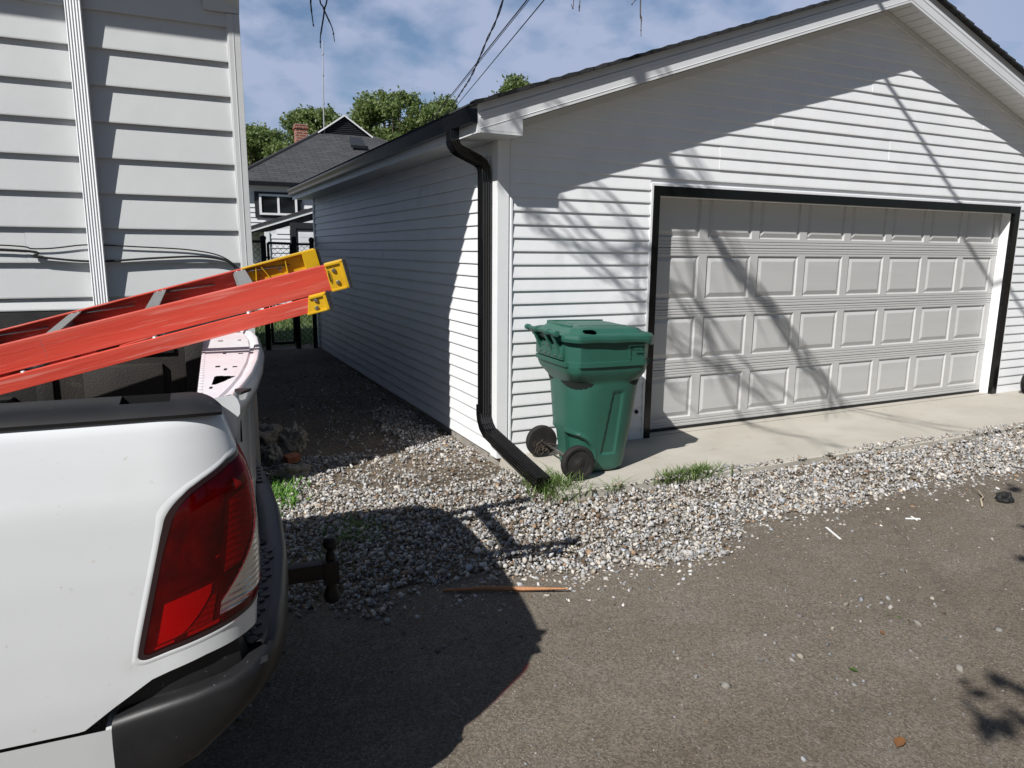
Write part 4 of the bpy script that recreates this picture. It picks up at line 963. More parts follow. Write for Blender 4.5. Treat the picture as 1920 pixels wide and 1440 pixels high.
zs = [.012, .02, .03]+list(np.arange(.05, .66, .0145))+[.665, .675, .69, .70, .715, .73, .745, .76, .775, .795, .799, .801, .81, .825, .834, .836, .85, .9, .94, .964, .966, .985]
NT = 180
bb = MB(); rings = [[binpt(2*math.pi*k/NT, z) for k in range(NT)] for z in zs]; bb.loft(rings, caps=False); bb.add(rings[0], [tuple(range(NT-1, -1, -1))]); bb.build('body', m_bin, binr, smooth=32)
bi = MB(); bi.loft([[binpt(2*math.pi*k/60, z, -.008) for k in range(60)] for z in (.3, .6, .7, .8, .983)], caps=False); bi.build('inside', m_bind, binr, smooth=40)
def ringo(out, z, tilt=0, n=NT):
    r = []
    for k in range(n):
        th = 2*math.pi*k/n; p = binpt(th, .97, out); r.append((p[0], p[1], z+tilt*p[0]))
    return r
rm = MB(); rm.loft([ringo(-.002, .972), ringo(.016, .968), ringo(.020, .978), ringo(.018, .994), ringo(.0, .998), ringo(-.01, .992)], caps=False); rm.build('rim', m_bin, binr, smooth=40)
# lid: skirt, rolled edge, raised middle, cracked near corner
lid = MB(); TL = -.022
def lidz(p): return 1.012-.020*p[0]
def sag(p):                              # the near front skirt is torn loose and droops a little
    a = math.atan2(p[1], p[0]); return -.030*max(0, 1-((a+.62)/.42)**2) if p[1] < 0 and p[0] > .02 else 0
def lring(out, dz, scale=1.0, droop=0.0):
    r = []
    for k in range(NT):
        th = 2*math.pi*k/NT; p = binpt(th, .97, out); x, y = -.02+(p[0]+.02)*scale, p[1]*scale
        r.append((x, y, lidz((x, y))+dz+droop*sag((x, y))+(.010*math.sin(9*th)*.25 if dz < 0 else 0)))
    return r
L_ = [lring(.024, -.042, 1, 1), lring(.034, -.040, 1, 1), lring(.040, -.018, 1, .8), lring(.036, .004, 1, .4), lring(.020, .016, 1, .2), lring(-.012, .018), lring(-.022, .012), lring(-.035, .012), lring(-.055, .030, .99), lring(-.07, .044, .97), lring(-.08, .052, .9), lring(-.08, .060, .6), lring(-.08, .064, .3), lring(-.08, .065, .02)]
def crack(p): 
    x, y, z = p; a = math.hypot((x+.185)/.050, (y+.302)/.040); return a < 1+.16*math.sin(3*math.atan2(y+.300, x+.185)) and z > .99
L_ = [[Vector(p).lerp(Vector(q), t/3) for p, q in zip(a, b)] for a, b in zip(L_[:-1], L_[1:]) for t in range(3)]+[[Vector(p) for p in L_[-1]]]
vs = [p for r in L_ for p in r]; fs = []
for i in range(len(L_)-1):
    for j in range(NT):
        k = (j+1) % NT; f = (i*NT+j, i*NT+k, (i+1)*NT+k, (i+1)*NT+j)
        c = sum((Vector(vs[q]) for q in f), Vector())/4
        if not crack(c): fs.append(f)
lid.add(vs, fs)
lid.build('lid', m_bin, binr, smooth=38)
lr_ = MB()
for y in (-.14, .0, .14): lr_.obox((-.20, y-.035, 1.0705), (.36, 0, -.0075), (0, .07, 0), (0, 0, .006))
lr_.obox((-.26, .235, 1.045), (.46, 0, -.009), (0, .022, 0), (0, 0, .036)); lr_.obox((-.275, -.16, 1.05), (.022, 0, -.001), (0, .40, 0), (0, 0, .028))
lr_.build('lid_rib', m_bin, binr, bevel=.004, smooth=40)
hb_ = MB(); hxp, hz = -.425, 1.035
hb_.tube([(hxp, y, hz) for y in (-.23, -.12, 0, .12, .25)], .015, 12)
for y in (-.24, -.11, .08, .24): hb_.tube([(hxp, y-.022, hz), (hxp, y+.022, hz)], .0215, 12)
for y in (-.175, -.05, .15):
    hb_.prism([(hxp-.008, y-.009, hz-.01), (hxp+.018, y-.009, hz+.008), (-.345, y-.009, .985), (-.345, y-.009, .86), (-.352, y-.009, .86)], (0, .018, 0))
    hb_.tube([(hxp, y, hz), (-.30, y, 1.018)], .012, 8)
hb_.build('handle', m_bin, binr, bevel=.002, smooth=40)
bp_ = MB(); bp_.box((-.366, -.225, .845), (-.345, .225, .955)); bp_.build('handle_plate', m_bin, binr, bevel=.006, smooth=40)
bo = MB()
for y in (-.2, -.12, -.02, .06, .15): 
    for z in (.868, .925): bo = MB(); bo.lathe((-.367, y+.03*(z > .9), z), (-1, 0, 0), [(.009, 0), (.009, .003), (.004, .006), (0, .006)], 10); bo.build('bolt', m_rivet, binr, smooth=40)
for sg in (-1, 1):
    wx, wz, wy = -.268, .126, sg*.315
    w = MB(); ax = (0, sg, 0)
    w.lathe((wx, wy, wz), ax, [(.098, -.026), (.116, -.027), (.124, -.020), (.126, -.008), (.126, .008), (.124, .020), (.116, .027), (.100, .026), (.098, .018)], 44); wo = w.build('wheel', m_tire, binr, smooth=40)
    dsk = MB(); dsk.lathe((wx, wy, wz), ax, [(.1, .0), (.1, .018), (.094, .020), (.088, .016), (.03, .019), (.022, .024), (.013, .028), (.0, .029)], 40); dsk.build('hub', m_wheel, wo, smooth=30)
    spk = MB()
    for q in range(14):
        t = 2*math.pi*q/14; p0 = Vector((wx+math.cos(t)*.02, wy, wz+math.sin(t)*.02)); p1 = Vector((wx+math.cos(t)*.099, wy, wz+math.sin(t)*.099))
        spk.obox(p0-Vector((0, sg*.024, 0)), p1-p0, (0, sg*.022, 0), (-math.sin(t)*.006, 0, math.cos(t)*.006))
    spk.build('spoke', m_wheel, wo)
    if 0: ar = MB(); ar.tube([(wx+math.cos(R(a))*.155, sg*(.236+.012*math.sin(R(a))), wz+math.sin(R(a))*.155) for a in range(-10, 110, 8)], .011, 8); ar.build('wheel_arch', m_bin, binr, smooth=True)
axl = MB(); axl.tube([(-.268, -.3, .126), (-.268, .3, .126)], .009, 10); axl.build('axle', m_rivet, binr, smooth=True)
db = MB(); rr_ = random.Random(5)
for q in range(26):                                     # dead leaves and twigs wedged in the far wheel
    t = rr_.uniform(3.4, 6.0); r = rr_.uniform(.03, .09); c = Vector((-.268+math.cos(t)*r, .285, .126+math.sin(t)*r)); v = Vector((rr_.uniform(-1, 1), rr_.uniform(-.6, .1), rr_.uniform(-1, 1))).normalized()*rr_.uniform(.02, .05)
    db.tube([c-v, c+v*.4, c+v], .0028, 4)
db.build('leaf_litter', m_twig, binr)
em = MB()                                               # faint moulded panel lines and symbols
for (x0, x1, z) in ((.09, .225, .945), (.09, .225, .86)): em.obox((x0, -.3505, z), (x1-x0, 0, 0), (0, .003, 0), (0, 0, .0022))
for x in (.09, .225): em.obox((x, -.3505, .86), (.0022, 0, 0), (0, .003, 0), (0, 0, .085))
em.build('moulded_panel', m_bin, binr)
def text(parent, body, loc, rot, size, mat, depth=.0015, name='lettering'):
    cu = bpy.data.curves.new(name, 'FONT'); cu.body = body; cu.size = size; cu.extrude = depth; cu.align_x = 'CENTER'; cu.align_y = 'CENTER'
    t = bpy.data.objects.new('tmp', cu); COL.objects.link(t); dg = bpy.context.evaluated_depsgraph_get(); me = bpy.data.meshes.new_from_object(t.evaluated_get(dg)); bpy.data.objects.remove(t)
    o = bpy.data.objects.new(name, me); COL.objects.link(o); me.materials.clear(); me.materials.append(mat); o.location = loc; o.rotation_euler = rot; o.parent = parent; return o
text(binr, 'WMC', (.165, -.3495, .918), (R(90), 0, 0), .026, m_bin)

# ------------------------------------------------------------------ grass tufts, weeds, litter, rocks
def blades(name, cx, cy, n, sx, sy, h, mat, lean=.5, w=.0035, z0=None, seed=1, leafy=False, parent=None):
    g = np.random.default_rng(seed); x = cx+g.normal(0, sx, n); y = cy+g.normal(0, sy, n); z = gz(x, y) if z0 is None else np.full(n, z0)
    H = h*g.uniform(.35, 1.1, n); a = g.uniform(0, 6.283, n); le = lean*g.uniform(.3, 1.3, n)*H; dx, dy = np.cos(a)*le, np.sin(a)*le; b = a+1.57
    V = []; wd = w*g.uniform(.6, 1.3, n)
    for t, k in ((0, 1), (.4, .95), (.75, .7), (1, .08)):
        px, py = x+dx*t**1.6, y+dy*t**1.6; pz = z-.006+H*(t-.28*lean*t*t)
        V += [np.stack([px-np.cos(b)*wd*k, py-np.sin(b)*wd*k, pz], -1), np.stack([px+np.cos(b)*wd*k, py+np.sin(b)*wd*k, pz], -1)]
    V = np.stack(V, 1); base = (np.arange(n)*8)[:, None]
    F = np.concatenate([base+np.array([0, 1, 3, 2]), base+np.array([2, 3, 5, 4]), base+np.array([4, 5, 7, 6])])
    c = g.uniform(0, 1, n); C = np.repeat(np.stack([c, c, c, np.ones(n)], -1)[:, None], 8, 1).reshape(-1, 4)
    return npmesh(name, V.reshape(-1, 3), F, mat, col=C, parent=parent)
G1 = 'grass tufts along the slab edge'
tag(blades('grass_tuft', .06, -.80, 420, .095, .105, .165, m_grass, .9, .003, -.03, 1), 'grass tuft spreading at the outlet of the black downspout', 'grass tuft', G1)
tag(blades('grass_tuft', .93, -.985, 260, .075, .035, .10, m_grass, .9, .003, -.02, 2), 'smaller clump of green grass on the slab edge, nearer the bin', 'grass tuft', G1)
tag(blades('grass_tuft', 1.16, -.985, 420, .10, .035, .11, m_grass, .8, .003, -.02, 3), 'larger clump of green grass on the slab edge, farther from the bin', 'grass tuft', G1)
tag(blades('grass_tuft', .42, -.985, 46, .06, .03, .12, m_grass, 1.2, .0022, -.02, 4), 'sparse stringy grass in front of the bin base', 'grass tuft', G1)
tag(blades('weed_tuft', -1.70, -.10, 700, .085, .16, .10, m_weed, .7, .006, None, 5), 'bright green weed patch beside the truck bumper at the gravel edge', 'weed')
tag(blades('weed_tuft', -1.38, -.98, 240, .10, .13, .08, m_weed, 1.0, .0035, None, 6), 'dull weed patch in the truck shadow on the gravel', 'weed')
tag(blades('weed_tuft', -1.62, -1.30, 90, .08, .10, .08, m_grass, 1.0, .003, None, 12), 'thin dry grass near the tow hitch in the shadow', 'weed')
tag(blades('weed_tuft', .63, -2.99, 26, .02, .015, .035, m_grass, 1.4, .003, None, 8), 'tiny green sprout growing from the alley asphalt', 'weed')
_g = np.random.default_rng(9)
lg_ = blades('grass', 0, 0, 15000, 1, 1, .14, m_grass, .6, .006, 0, 10)
co_ = np.empty(len(lg_.data.vertices)*3, np.float32); lg_.data.vertices.foreach_get('co', co_); co_ = co_.reshape(-1, 8, 3)
nx, ny = _g.uniform(-3.2, 3.5, len(co_)), _g.uniform(7.3, 13.4, len(co_)); root = co_[:, :2].mean(1); co_[:, :, 0] += (nx-root[:, 0])[:, None]; co_[:, :, 1] += (ny-root[:, 1])[:, None]; co_[:, :, 2] += gz(nx, ny)[:, None]
lg_.data.vertices.foreach_set('co', co_.ravel()); lg_.data.update(); tag(lg_, 'green lawn grass growing behind the black chain link gate', 'grass', kind='stuff')

def rock(name, c, r, scale, mat, label, cat, group=None, seed=1, sub=4, rot=(0, 0, 0)):
    bm = bmesh.new(); bmesh.ops.create_icosphere(bm, subdivisions=sub, radius=1); off = Vector((seed*7.3, seed*1.9, 0))
    for v in bm.verts:
        p = v.co.copy(); d = mnoise.fractal(p*1.3+off, 1, 2, 3)*.45+mnoise.fractal(p*4+off, 1, 2, 4)*.12; cell = mnoise.cell(p*1.4+off)*.10
        v.co = p*(1+d+cell)
    me = bpy.data.meshes.new(name); bm.to_mesh(me); bm.free(); me.materials.append(mat)
    o = bpy.data.objects.new(name, me); COL.objects.link(o); o.location = c; o.scale = [r*s for s in scale]; o.rotation_euler = rot
    bpy.context.view_layer.update()
    return tag(o, label, cat, group)
gR = 'broken lumps beside the truck'
rock('rock', (-1.52, .30, -.02), .085, (1.35, 1.0, .75), m_rock, 'pale rounded rock on the gravel next to the bumper', 'rock', gR, 2)
rock('concrete_lump', (-1.42, .95, .03), .135, (.8, 1.0, 1.15), m_rock, 'tall jagged broken concrete lump standing in the shade', 'concrete lump', gR, 4, rot=(.3, .5, .4))
rock('concrete_lump', (-1.60, .72, -.01), .085, (1.0, .9, 1.0), m_rock, 'shorter concrete lump between the bumper and the brick piece', 'concrete lump', gR, 6)
rock('concrete_lump', (-1.58, 1.4, .0), .14, (1.2, 1.0, .7), m_rock, 'low dark soil crusted lump behind the jagged one', 'concrete lump', gR, 9)
bk = MB(); bk.obox((-1.50, .60, -.05), (.10, .03, .01), (-.025, .08, .01), (0, -.01, .055)); tag(bk.build('brick_piece', m_brick, bevel=.006), 'small piece of orange brick among the lumps', 'brick')
stk = MB(); zq = float(gz(-.9, -2.0))+.018
pts = [(-1.16, -1.885, zq+.0), (-.95, -1.97, zq+.006), (-.8, -2.045, zq+.004), (-.6, -2.13, zq+.002)]
stk.tube(pts, [.007, .011, .012, .004], 5); tag(stk.build('wood_lath', m_wood), 'long thin split orange wooden lath lying half in the truck shadow', 'stick')
gS = 'bits of litter on the alley'
sc_ = MB(); z_ = float(gz(1.18, -2.16))+.010; sc_.obox((1.215, -2.075, z_), (-.078, -.165, .002), (.012, -.006, 0), (0, 0, .004)); tag(sc_.build('plastic_strip', m_white), 'straight thin white plastic strip on the alley', 'litter', gS)
sc_ = MB(); z_ = float(gz(1.83, -2.2))+.010; sc_.obox((1.80, -2.18, z_), (.07, -.05, .004), (.012, .012, 0), (0, 0, .004)); sc_.obox((1.83, -2.23, z_+.004), (.015, .05, .006), (.008, -.004, 0), (0, 0, .004)); tag(sc_.build('plastic_scrap', m_white), 'crossed white plastic scrap near the gravel edge', 'litter', gS)
sc_ = MB(); z_ = float(gz(-.40, -1.72))+.03; sc_.obox((-.42, -1.72, z_), (.012, .003, .003), (0, .009, .002), (0, 0, .004)); tag(sc_.build('plastic_chip', m_blue), 'tiny blue plastic chip on the gravel', 'litter', gS)
bt2 = MB(); z_ = float(gz(2.62, -2.15))+.01; bt2.tube([(2.45, -2.255, z_), (2.52, -2.2, z_+.02), (2.60, -2.17, z_+.012), (2.66, -2.10, z_+.03), (2.70, -2.03, z_+.02)], [.006, .007, .006, .004, .002], 6); tag(bt2.build('dead_twig', m_pale, smooth=True), 'pale dead twig lying on the alley beside the rubber lump', 'twig')
rock('rubber_lump', (2.70, -2.25, -.02), .055, (1.2, .8, .8), m_seal, 'small black rubber lump on the alley beside the dead twig', 'litter', gS, 12, 3)
def leaf(cx, cy, s, a, label, mat=m_dry):
    z = float(gz(cx, cy))+.011; m = MB(); c, si = math.cos(a), math.sin(a); P = lambda u, v, h: (cx+(u*c-v*si)*s, cy+(u*si+v*c)*s, z+h*s)
    m.grid([[P(-1, 0, .1), P(-1, 0, .1), P(-1, 0, .1)], [P(-.5, -.45, .30), P(-.5, 0, .0), P(-.5, .45, .25)], [P(.2, -.5, .35), P(.2, 0, .0), P(.2, .5, .2)], [P(1, 0, .15), P(1, 0, .1), P(1, 0, .15)]])
    tag(m.build('fallen_leaf', mat, smooth=True), label, 'leaf', 'fallen leaves on the alley')
leaf(-.15, -3.56, .035, .4, 'orange brown fallen leaf, largest on the alley'); leaf(.07, -3.2, .018, 2, 'small yellow green fallen leaf on the open alley', m_grass); leaf(.42, -3.06, .016, 1, 'small brown fallen leaf beside the scattered white stones')
ty = MB(); cx, cy, cz = 6.735, -.19, .135
ty.lathe((cx, cy-.05, cz), (0, 1, 0), [(.07, 0), (.115, 0), (.13, .012), (.135, .03), (.135, .07), (.13, .088), (.115, .10), (.07, .10)], 40)
for q in range(40):
    t = 2*math.pi*q/40; ty.obox((cx+math.cos(t)*.132, cy-.04, cz+math.sin(t)*.132), (math.cos(t)*.010, 0, math.sin(t)*.010), (0, .08, 0), (-math.sin(t)*.011, 0, math.cos(t)*.011))
wt = empty('spare_tyre', (cx, cy, 0)); tb = ty.build('tread', m_tire, wt, smooth=35); tb.matrix_parent_inverse = Matrix.Translation((-cx, -cy, 0))
th_ = MB(); th_.lathe((cx, cy, cz), (0, 1, 0), [(.0, -.03), (.06, -.03), (.075, -.04), (.075, .04), (.0, .03)], 24); tq = th_.build('rim', m_chrome, wt, smooth=40); tq.matrix_parent_inverse = Matrix.Translation((-cx, -cy, 0))
tag(wt, 'small black knobbly tyre standing against the siding beyond the garage door', 'tyre')

# ------------------------------------------------------------------ chain link gate and fence behind
gf = 'black chain link fence parts between house and garage'
def mesh_panel(mb, x0, x1, y, z0, z1, p=.062):
    W_, H_ = x1-x0, z1-z0
    for sgn in (1, -1):
        t = -H_
        while t < W_:
            a, b = max(0, t), min(W_, t+H_)
            if b-a > .02:
                za, zb_ = (a-t), (b-t)
                if sgn < 0: za, zb_ = H_-za, H_-zb_
                mb.tube([(x0+a, y+.003*sgn, z0+za), (x0+b, y+.003*sgn, z0+zb_)], .0026, 4, caps=False)
            t += p*1.41
def post(mb, x, y, h, r=.03): mb.tube([(x, y, -.1), (x, y, h)], r, 12); mb.lathe((x, y, h), (0, 0, 1), [(r*1.2, -.03), (r*1.25, 0), (r*1.0, .02), (r*.4, .035), (0, .037)], 12)
FY = 7.02
fn = tag(empty('chain_link_fence', (-1.3, FY, 0)), 'black chain link fence section joining the old house to the gate', 'fence', gf)
def ch(mb, name, mat, par, loc, **k):
    o = mb.build(name, mat, par, **k); o.matrix_parent_inverse = Matrix.Translation((-loc[0], -loc[1], -loc[2])); return o
m1 = MB(); post(m1, -.815, FY, 1.76, .042); ch(m1, 'post', m_fblack, fn, (-1.3, FY, 0), smooth=40)
m1 = MB(); m1.tube([(-1.75, FY, 1.70), (-.82, FY, 1.70)], .021, 10); m1.tube([(-1.75, FY, .08), (-.82, FY, .08)], .004, 6); ch(m1, 'rail', m_fblack, fn, (-1.3, FY, 0), smooth=40)
m1 = MB(); mesh_panel(m1, -1.74, -.84, FY, .06, 1.69); ch(m1, 'mesh', m_fblack, fn, (-1.3, FY, 0))
gtE = tag(empty('chain_link_gate', (-.58, FY, 0)), 'black chain link gate with tubular frame between two posts', 'gate', gf)
m1 = MB(); fr_ = [(-.745, FY, .10), (-.745, FY, 1.68), (-.40, FY, 1.67), (-.40, FY, .10), (-.745, FY, .10)]
for a, b in zip(fr_[:-1], fr_[1:]): m1.tube([a, b], .021, 10)
m1.tube([(-.745, FY, .9), (-.40, FY, .9)], .016, 8); ch(m1, 'frame', m_fblack, gtE, (-.58, FY, 0), smooth=40)
m1 = MB(); mesh_panel(m1, -.74, -.405, FY, .1, 1.66); ch(m1, 'mesh', m_fblack, gtE, (-.58, FY, 0))
m1 = MB(); m1.box((-.80, FY-.03, 1.44), (-.72, FY+.03, 1.47)); m1.box((-.80, FY-.03, .3), (-.72, FY+.03, .33)); m1.box((-.43, FY-.035, 1.0), (-.33, FY+.03, 1.06)); ch(m1, 'latch', m_fblack, gtE, (-.58, FY, 0))
fn2 = tag(empty('chain_link_fence', (-.2, FY, 0)), 'narrow black chain link fence section against the garage rear corner', 'fence', gf)
m1 = MB(); post(m1, -.345, FY, 1.76, .042); post(m1, -.075, FY, 1.74, .036); ch(m1, 'post', m_fblack, fn2, (-.2, FY, 0), smooth=40)
m1 = MB(); m1.tube([(-.34, FY, 1.665), (-.08, FY, 1.665)], .020, 10); ch(m1, 'rail', m_fblack, fn2, (-.2, FY, 0), smooth=40)
m1 = MB(); mesh_panel(m1, -.31, -.10, FY, .06, 1.655); ch(m1, 'mesh', m_fblack, fn2, (-.2, FY, 0))

# ------------------------------------------------------------------ the neighbour's house behind
rear = tag(empty('bungalow', (2.5, 17, 0)), 'white bungalow with dark hipped roof and brick chimney behind the garage', 'house')
RL = (2.5, 17, 0)
def rp(mb, name, mat, par=None, **k):
    o = mb.build(name, mat, par or rear, **k)
    if not par: o.matrix_parent_inverse = Matrix.Translation((-RL[0], -RL[1], -RL[2]))
    return o
w = MB(); w.box((-.28, 14.52, -.1), (7.4, 22, 3.2))
for i in range(26):
    z0 = .05+i*.122; w.add([(-.3, 14.5, z0), (7.42, 14.5, z0), (7.42, 14.478, z0+.002), (-.3, 14.478, z0+.002), (7.42, 14.498, z0+.123), (-.3, 14.498, z0+.123)], [(0, 1, 2, 3), (3, 2, 4, 5)])
rp(w, 'wall', m_rhw)
rf = MB(); ez, rz_ = 3.23, 5.06
E0, E1, T0, T1 = (-.70, 14.30, ez), (7.9, 14.30, ez), (2.30, 18.0, rz_), (3.86, 18.0, rz_)
rf.quad(E0, E1, T1, T0); rf.quad((-.7, 24, ez), E0, T0, (2.30, 24, rz_)); rf.quad(E1, (7.9, 24, ez), (3.86, 24, rz_), T1)
rf.quad((2.22, 17.9, 5.02), (3.06, 17.9, 5.60), (3.06, 24, 5.60), (2.22, 24, 5.02)); rf.quad((3.06, 17.9, 5.60), (3.92, 17.9, 5.02), (3.92, 24, 5.02), (3.06, 24, 5.60))
o = rp(rf, 'roof', m_groof); uv = o.data.uv_layers.new(name='UVMap')
for p in o.data.polygons:
    for li in p.loop_indices:
        c = o.data.vertices[o.data.loops[li].vertex_index].co; uv.data[li].uv = (c.x, (c.y-14)*1.1) if abs(p.normal.y) > .3 else (c.y, c.z*2.2)
hc_ = MB(); hc_.tube([E0, T0], .05, 6); hc_.tube([E1, T1], .05, 6); rp(hc_, 'hip_cap', m_shing)
gb = MB(); gb.add([(2.36, 18.0, 5.05), (3.80, 18.0, 5.05), (3.06, 18.0, 5.55)], [(0, 1, 2)])
for i in range(8):
    z = 5.07+i*.058; hw = .70*(1-(z-5.05)/.5)
    if hw > .05: gb.obox((3.06-hw, 17.955, z), (2*hw, 0, 0), (0, .04, .03), (0, -.003, .012))
rp(gb, 'gable_vent', m_rhdark)
gr_ = MB(); 
for a, b in (((2.20, 17.88, 4.98), (3.06, 17.88, 5.57)), ((3.06, 17.88, 5.57), (3.94, 17.88, 4.98))): gr_.prism([a, b, (b[0], b[1], b[2]+.05), (a[0], a[1], a[2]+.05)], (0, .03, 0))
rp(gr_, 'gable_trim', m_trim)
ef_ = MB(); ef_.box((-.7, 14.25, 3.13), (7.9, 14.31, 3.235)); rp(ef_, 'gutter', m_fblack)
sf_ = MB(); sf_.box((-.65, 14.32, 3.12), (7.85, 14.5, 3.14)); rp(sf_, 'soffit', m_soffit)
def window(x0, x1, z0, z1, y, sill=True):
    f = MB(); t = .05
    f.box((x0, y-.05, z0), (x0+t, y, z1)); f.box((x1-t, y-.05, z0), (x1, y, z1)); f.box((x0+t, y-.05, z0), (x1-t, y, z0+t)); f.box((x0+t, y-.05, z1-t), (x1-t, y, z1)); xm = (x0+x1)/2; f.box((xm-.025, y-.045, z0+t), (xm+.025, y, z1-t))
    fo = rp(f, 'window', m_trim)
    p = MB(); p.box((x0+t, y-.02, z0+t), (xm-.025, y-.005, z1-t)); p.box((xm+.025, y-.02, z0+t), (x1-t, y-.005, z1-t)); rp(p, 'pane', m_glassd, fo).matrix_parent_inverse = Matrix()
wt_ = MB(); wt_.box((-.06, 14.455, 2.36), (1.10, 14.475, 3.0)); wb = rp(wt_, 'window_surround', m_rhdark)
window(.045, .965, 2.43, 2.94, 14.453)
ch_ = MB(); ch_.box((1.69, 18.4, 4.2), (2.04, 18.75, 5.28)); ch_.box((1.66, 18.37, 5.2), (2.07, 18.78, 5.25)); ch_.box((1.68, 18.39, 5.281), (2.05, 18.76, 5.33))
def brick_mat():
    m = bpy.data.materials.new('chimney_brick'); m.use_nodes = True; N = m.node_tree.nodes; L = m.node_tree.links; b = N['Principled BSDF']; b.inputs['Roughness'].default_value = .9
    t = N.new('ShaderNodeTexCoord'); mp = N.new('ShaderNodeMapping'); mp.inputs['Rotation'].default_value = (R(90), 0, 0); br = N.new('ShaderNodeTexBrick'); br.inputs['Scale'].default_value = 1; br.inputs['Brick Width'].default_value = .2; br.inputs['Row Height'].default_value = .075; br.inputs['Mortar Size'].default_value = .009
    br.inputs['Color1'].default_value = (.20, .055, .032, 1); br.inputs['Color2'].default_value = (.27, .085, .05, 1); br.inputs['Mortar'].default_value = (.32, .28, .24, 1)
    L.new(t.outputs['Object'], mp.inputs[0]); L.new(mp.outputs[0], br.inputs['Vector']); L.new(br.outputs[0], b.inputs['Base Color']); return m
rp(ch_, 'chimney', brick_mat())
dd = MB(); dd.lathe((2.22, 18.25, 4.86), (.3, -.3, .9), [(.0, .0), (.14, .02), (.24, .07), (.25, .07), (.14, .005), (0, -.015)], 20); dd.tube([(2.22, 18.25, 4.86), (2.3, 18.4, 4.5)], .02, 6); rp(dd, 'vent_dome', m_dish, smooth=40)
rv_ = MB(); rv_.prism([(2.96, 16.75, 4.52), (3.40, 16.75, 4.52), (3.36, 17.10, 4.80), (3.0, 17.10, 4.80)], (0, -.02, .07)); rp(rv_, 'roof_vent', m_rhdark)
mst = MB(); mst.tube([(2.449, 17.98, 5.0), (2.47, 17.98, 6.2), (2.512, 17.98, 7.66)], [.022, .018, .012], 6)
for z in (5.9, 6.7, 7.3): mst.lathe((2.449+.02*(z-5), 17.98, z), (0, 0, 1), [(.03, -.03), (.03, .03)], 6)
rp(mst, 'antenna_mast', m_chrome)
# lean-to porch in front
LY = 13.3
lw = MB(); lw.prism([(.0, LY+.02, -.1), (6, LY+.02, -.1), (6, LY+.02, 3.6), (.0, LY+.02, 1.98)], (0, 1.1, 0))
for i in range(20):
    z0 = .04+i*.112; xl = max(.11, ((z0+.112)-1.98)/.31+.02)
    if xl < .56: lw.add([(xl, LY+.02, z0), (.575, LY+.02, z0), (.575, LY-.0, z0+.002), (xl, LY-.0, z0+.002), (.575, LY+.019, z0+.113), (xl, LY+.019, z0+.113)], [(0, 1, 2, 3), (3, 2, 4, 5)])
rp(lw, 'porch_wall', m_rhw)
lc_ = MB(); lc_.box((-.012, LY-.02, -.1), (.10, LY+.06, 1.985)); rp(lc_, 'corner_board', m_trim)
lf = MB()
def lz(x): return 2.035+.326*(x+.268)
lf.prism([(-.75, LY-.035, lz(-.75)-.04), (4, LY-.035, lz(4)-.04), (4, LY-.035, lz(4)+.03), (-.75, LY-.035, lz(-.75)+.03)], (0, .03, 0)); rp(lf, 'porch_fascia', m_trim)
lf = MB(); lf.prism([(-.8, LY-.05, lz(-.8)+.031), (4, LY-.05, lz(4)+.031), (4, LY-.05, lz(4)+.09), (-.8, LY-.05, lz(-.8)+.09)], (0, 1.31, 0)); lf.prism([(-.75, LY-.02, lz(-.75)-.045), (4, LY-.02, lz(4)-.045), (4, LY-.02, lz(4)-.075), (-.75, LY-.02, lz(-.75)-.075)], (0, .035, 0)); rp(lf, 'porch_roof', m_shing)
dr_ = MB(); dr_.box((.585, LY-.03, 0), (.72, LY+.015, 2.22)); dr_.box((.72, LY-.03, 2.08), (1.6, LY+.015, 2.22)); dr_.box((1.6, LY-.03, 0), (1.72, LY+.015, 2.22)); do_ = rp(dr_, 'door_frame', m_rhdark)
dp = MB(); dp.box((.721, LY-.012, 0), (1.599, LY+.01, 2.079)); dpo = rp(dp, 'door', m_rhdark)
dg_ = MB(); dg_.box((.77, LY-.028, .9), (1.55, LY-.013, 2.0))
for i in range(9): dg_.box((.79, LY-.032, .95+i*.115), (1.53, LY-.0285, .95+i*.115+.095))
rp(dg_, 'door_panel', m_rhw, dpo).matrix_parent_inverse = Matrix()
shb = None

# ------------------------------------------------------------------ trees
def crown(name, clumps, n, size, mat, parent, seed, loc):
    g = np.random.default_rng(seed); cs = np.array([c[:3] for c in clumps]); rs = np.array([c[3] for c in clumps]); wgt = rs**2/np.sum(rs**2)
    # each clump is made of twigs: small bunches of leaves
    nb = n//9; ci = g.choice(len(clumps), nb, p=wgt); d = g.normal(size=(nb, 3)); d /= np.linalg.norm(d, axis=1)[:, None]
    rad = g.uniform(.35, 1.05, nb)**.6; bp = cs[ci]+d*(rs[ci]*rad)[:, None]*np.array([1, 1, .82])
    lp = (bp[:, None]+g.normal(0, size*1.25, (nb, 9, 3))).reshape(-1, 3); N_ = len(lp)
    u = g.normal(size=(N_, 3)); u /= np.linalg.norm(u, axis=1)[:, None]; v = np.cross(u, g.normal(size=(N_, 3))); v /= np.linalg.norm(v, axis=1)[:, None]
    s = size*g.uniform(.6, 1.25, N_)[:, None]
    V = np.stack([lp-u*s, lp-v*s*.55, lp+u*s, lp+v*s*.55], 1).reshape(-1, 3)-np.array(loc); F = np.arange(N_*4).reshape(-1, 4)
    c = np.clip(np.repeat(g.uniform(.15, .75, nb), 9)+g.normal(0, .18, N_), 0, 1); C = np.repeat(np.stack([c, c, c, np.ones(N_)], -1), 4, 0)
    return npmesh(name, V, F, mat, col=C, parent=parent)
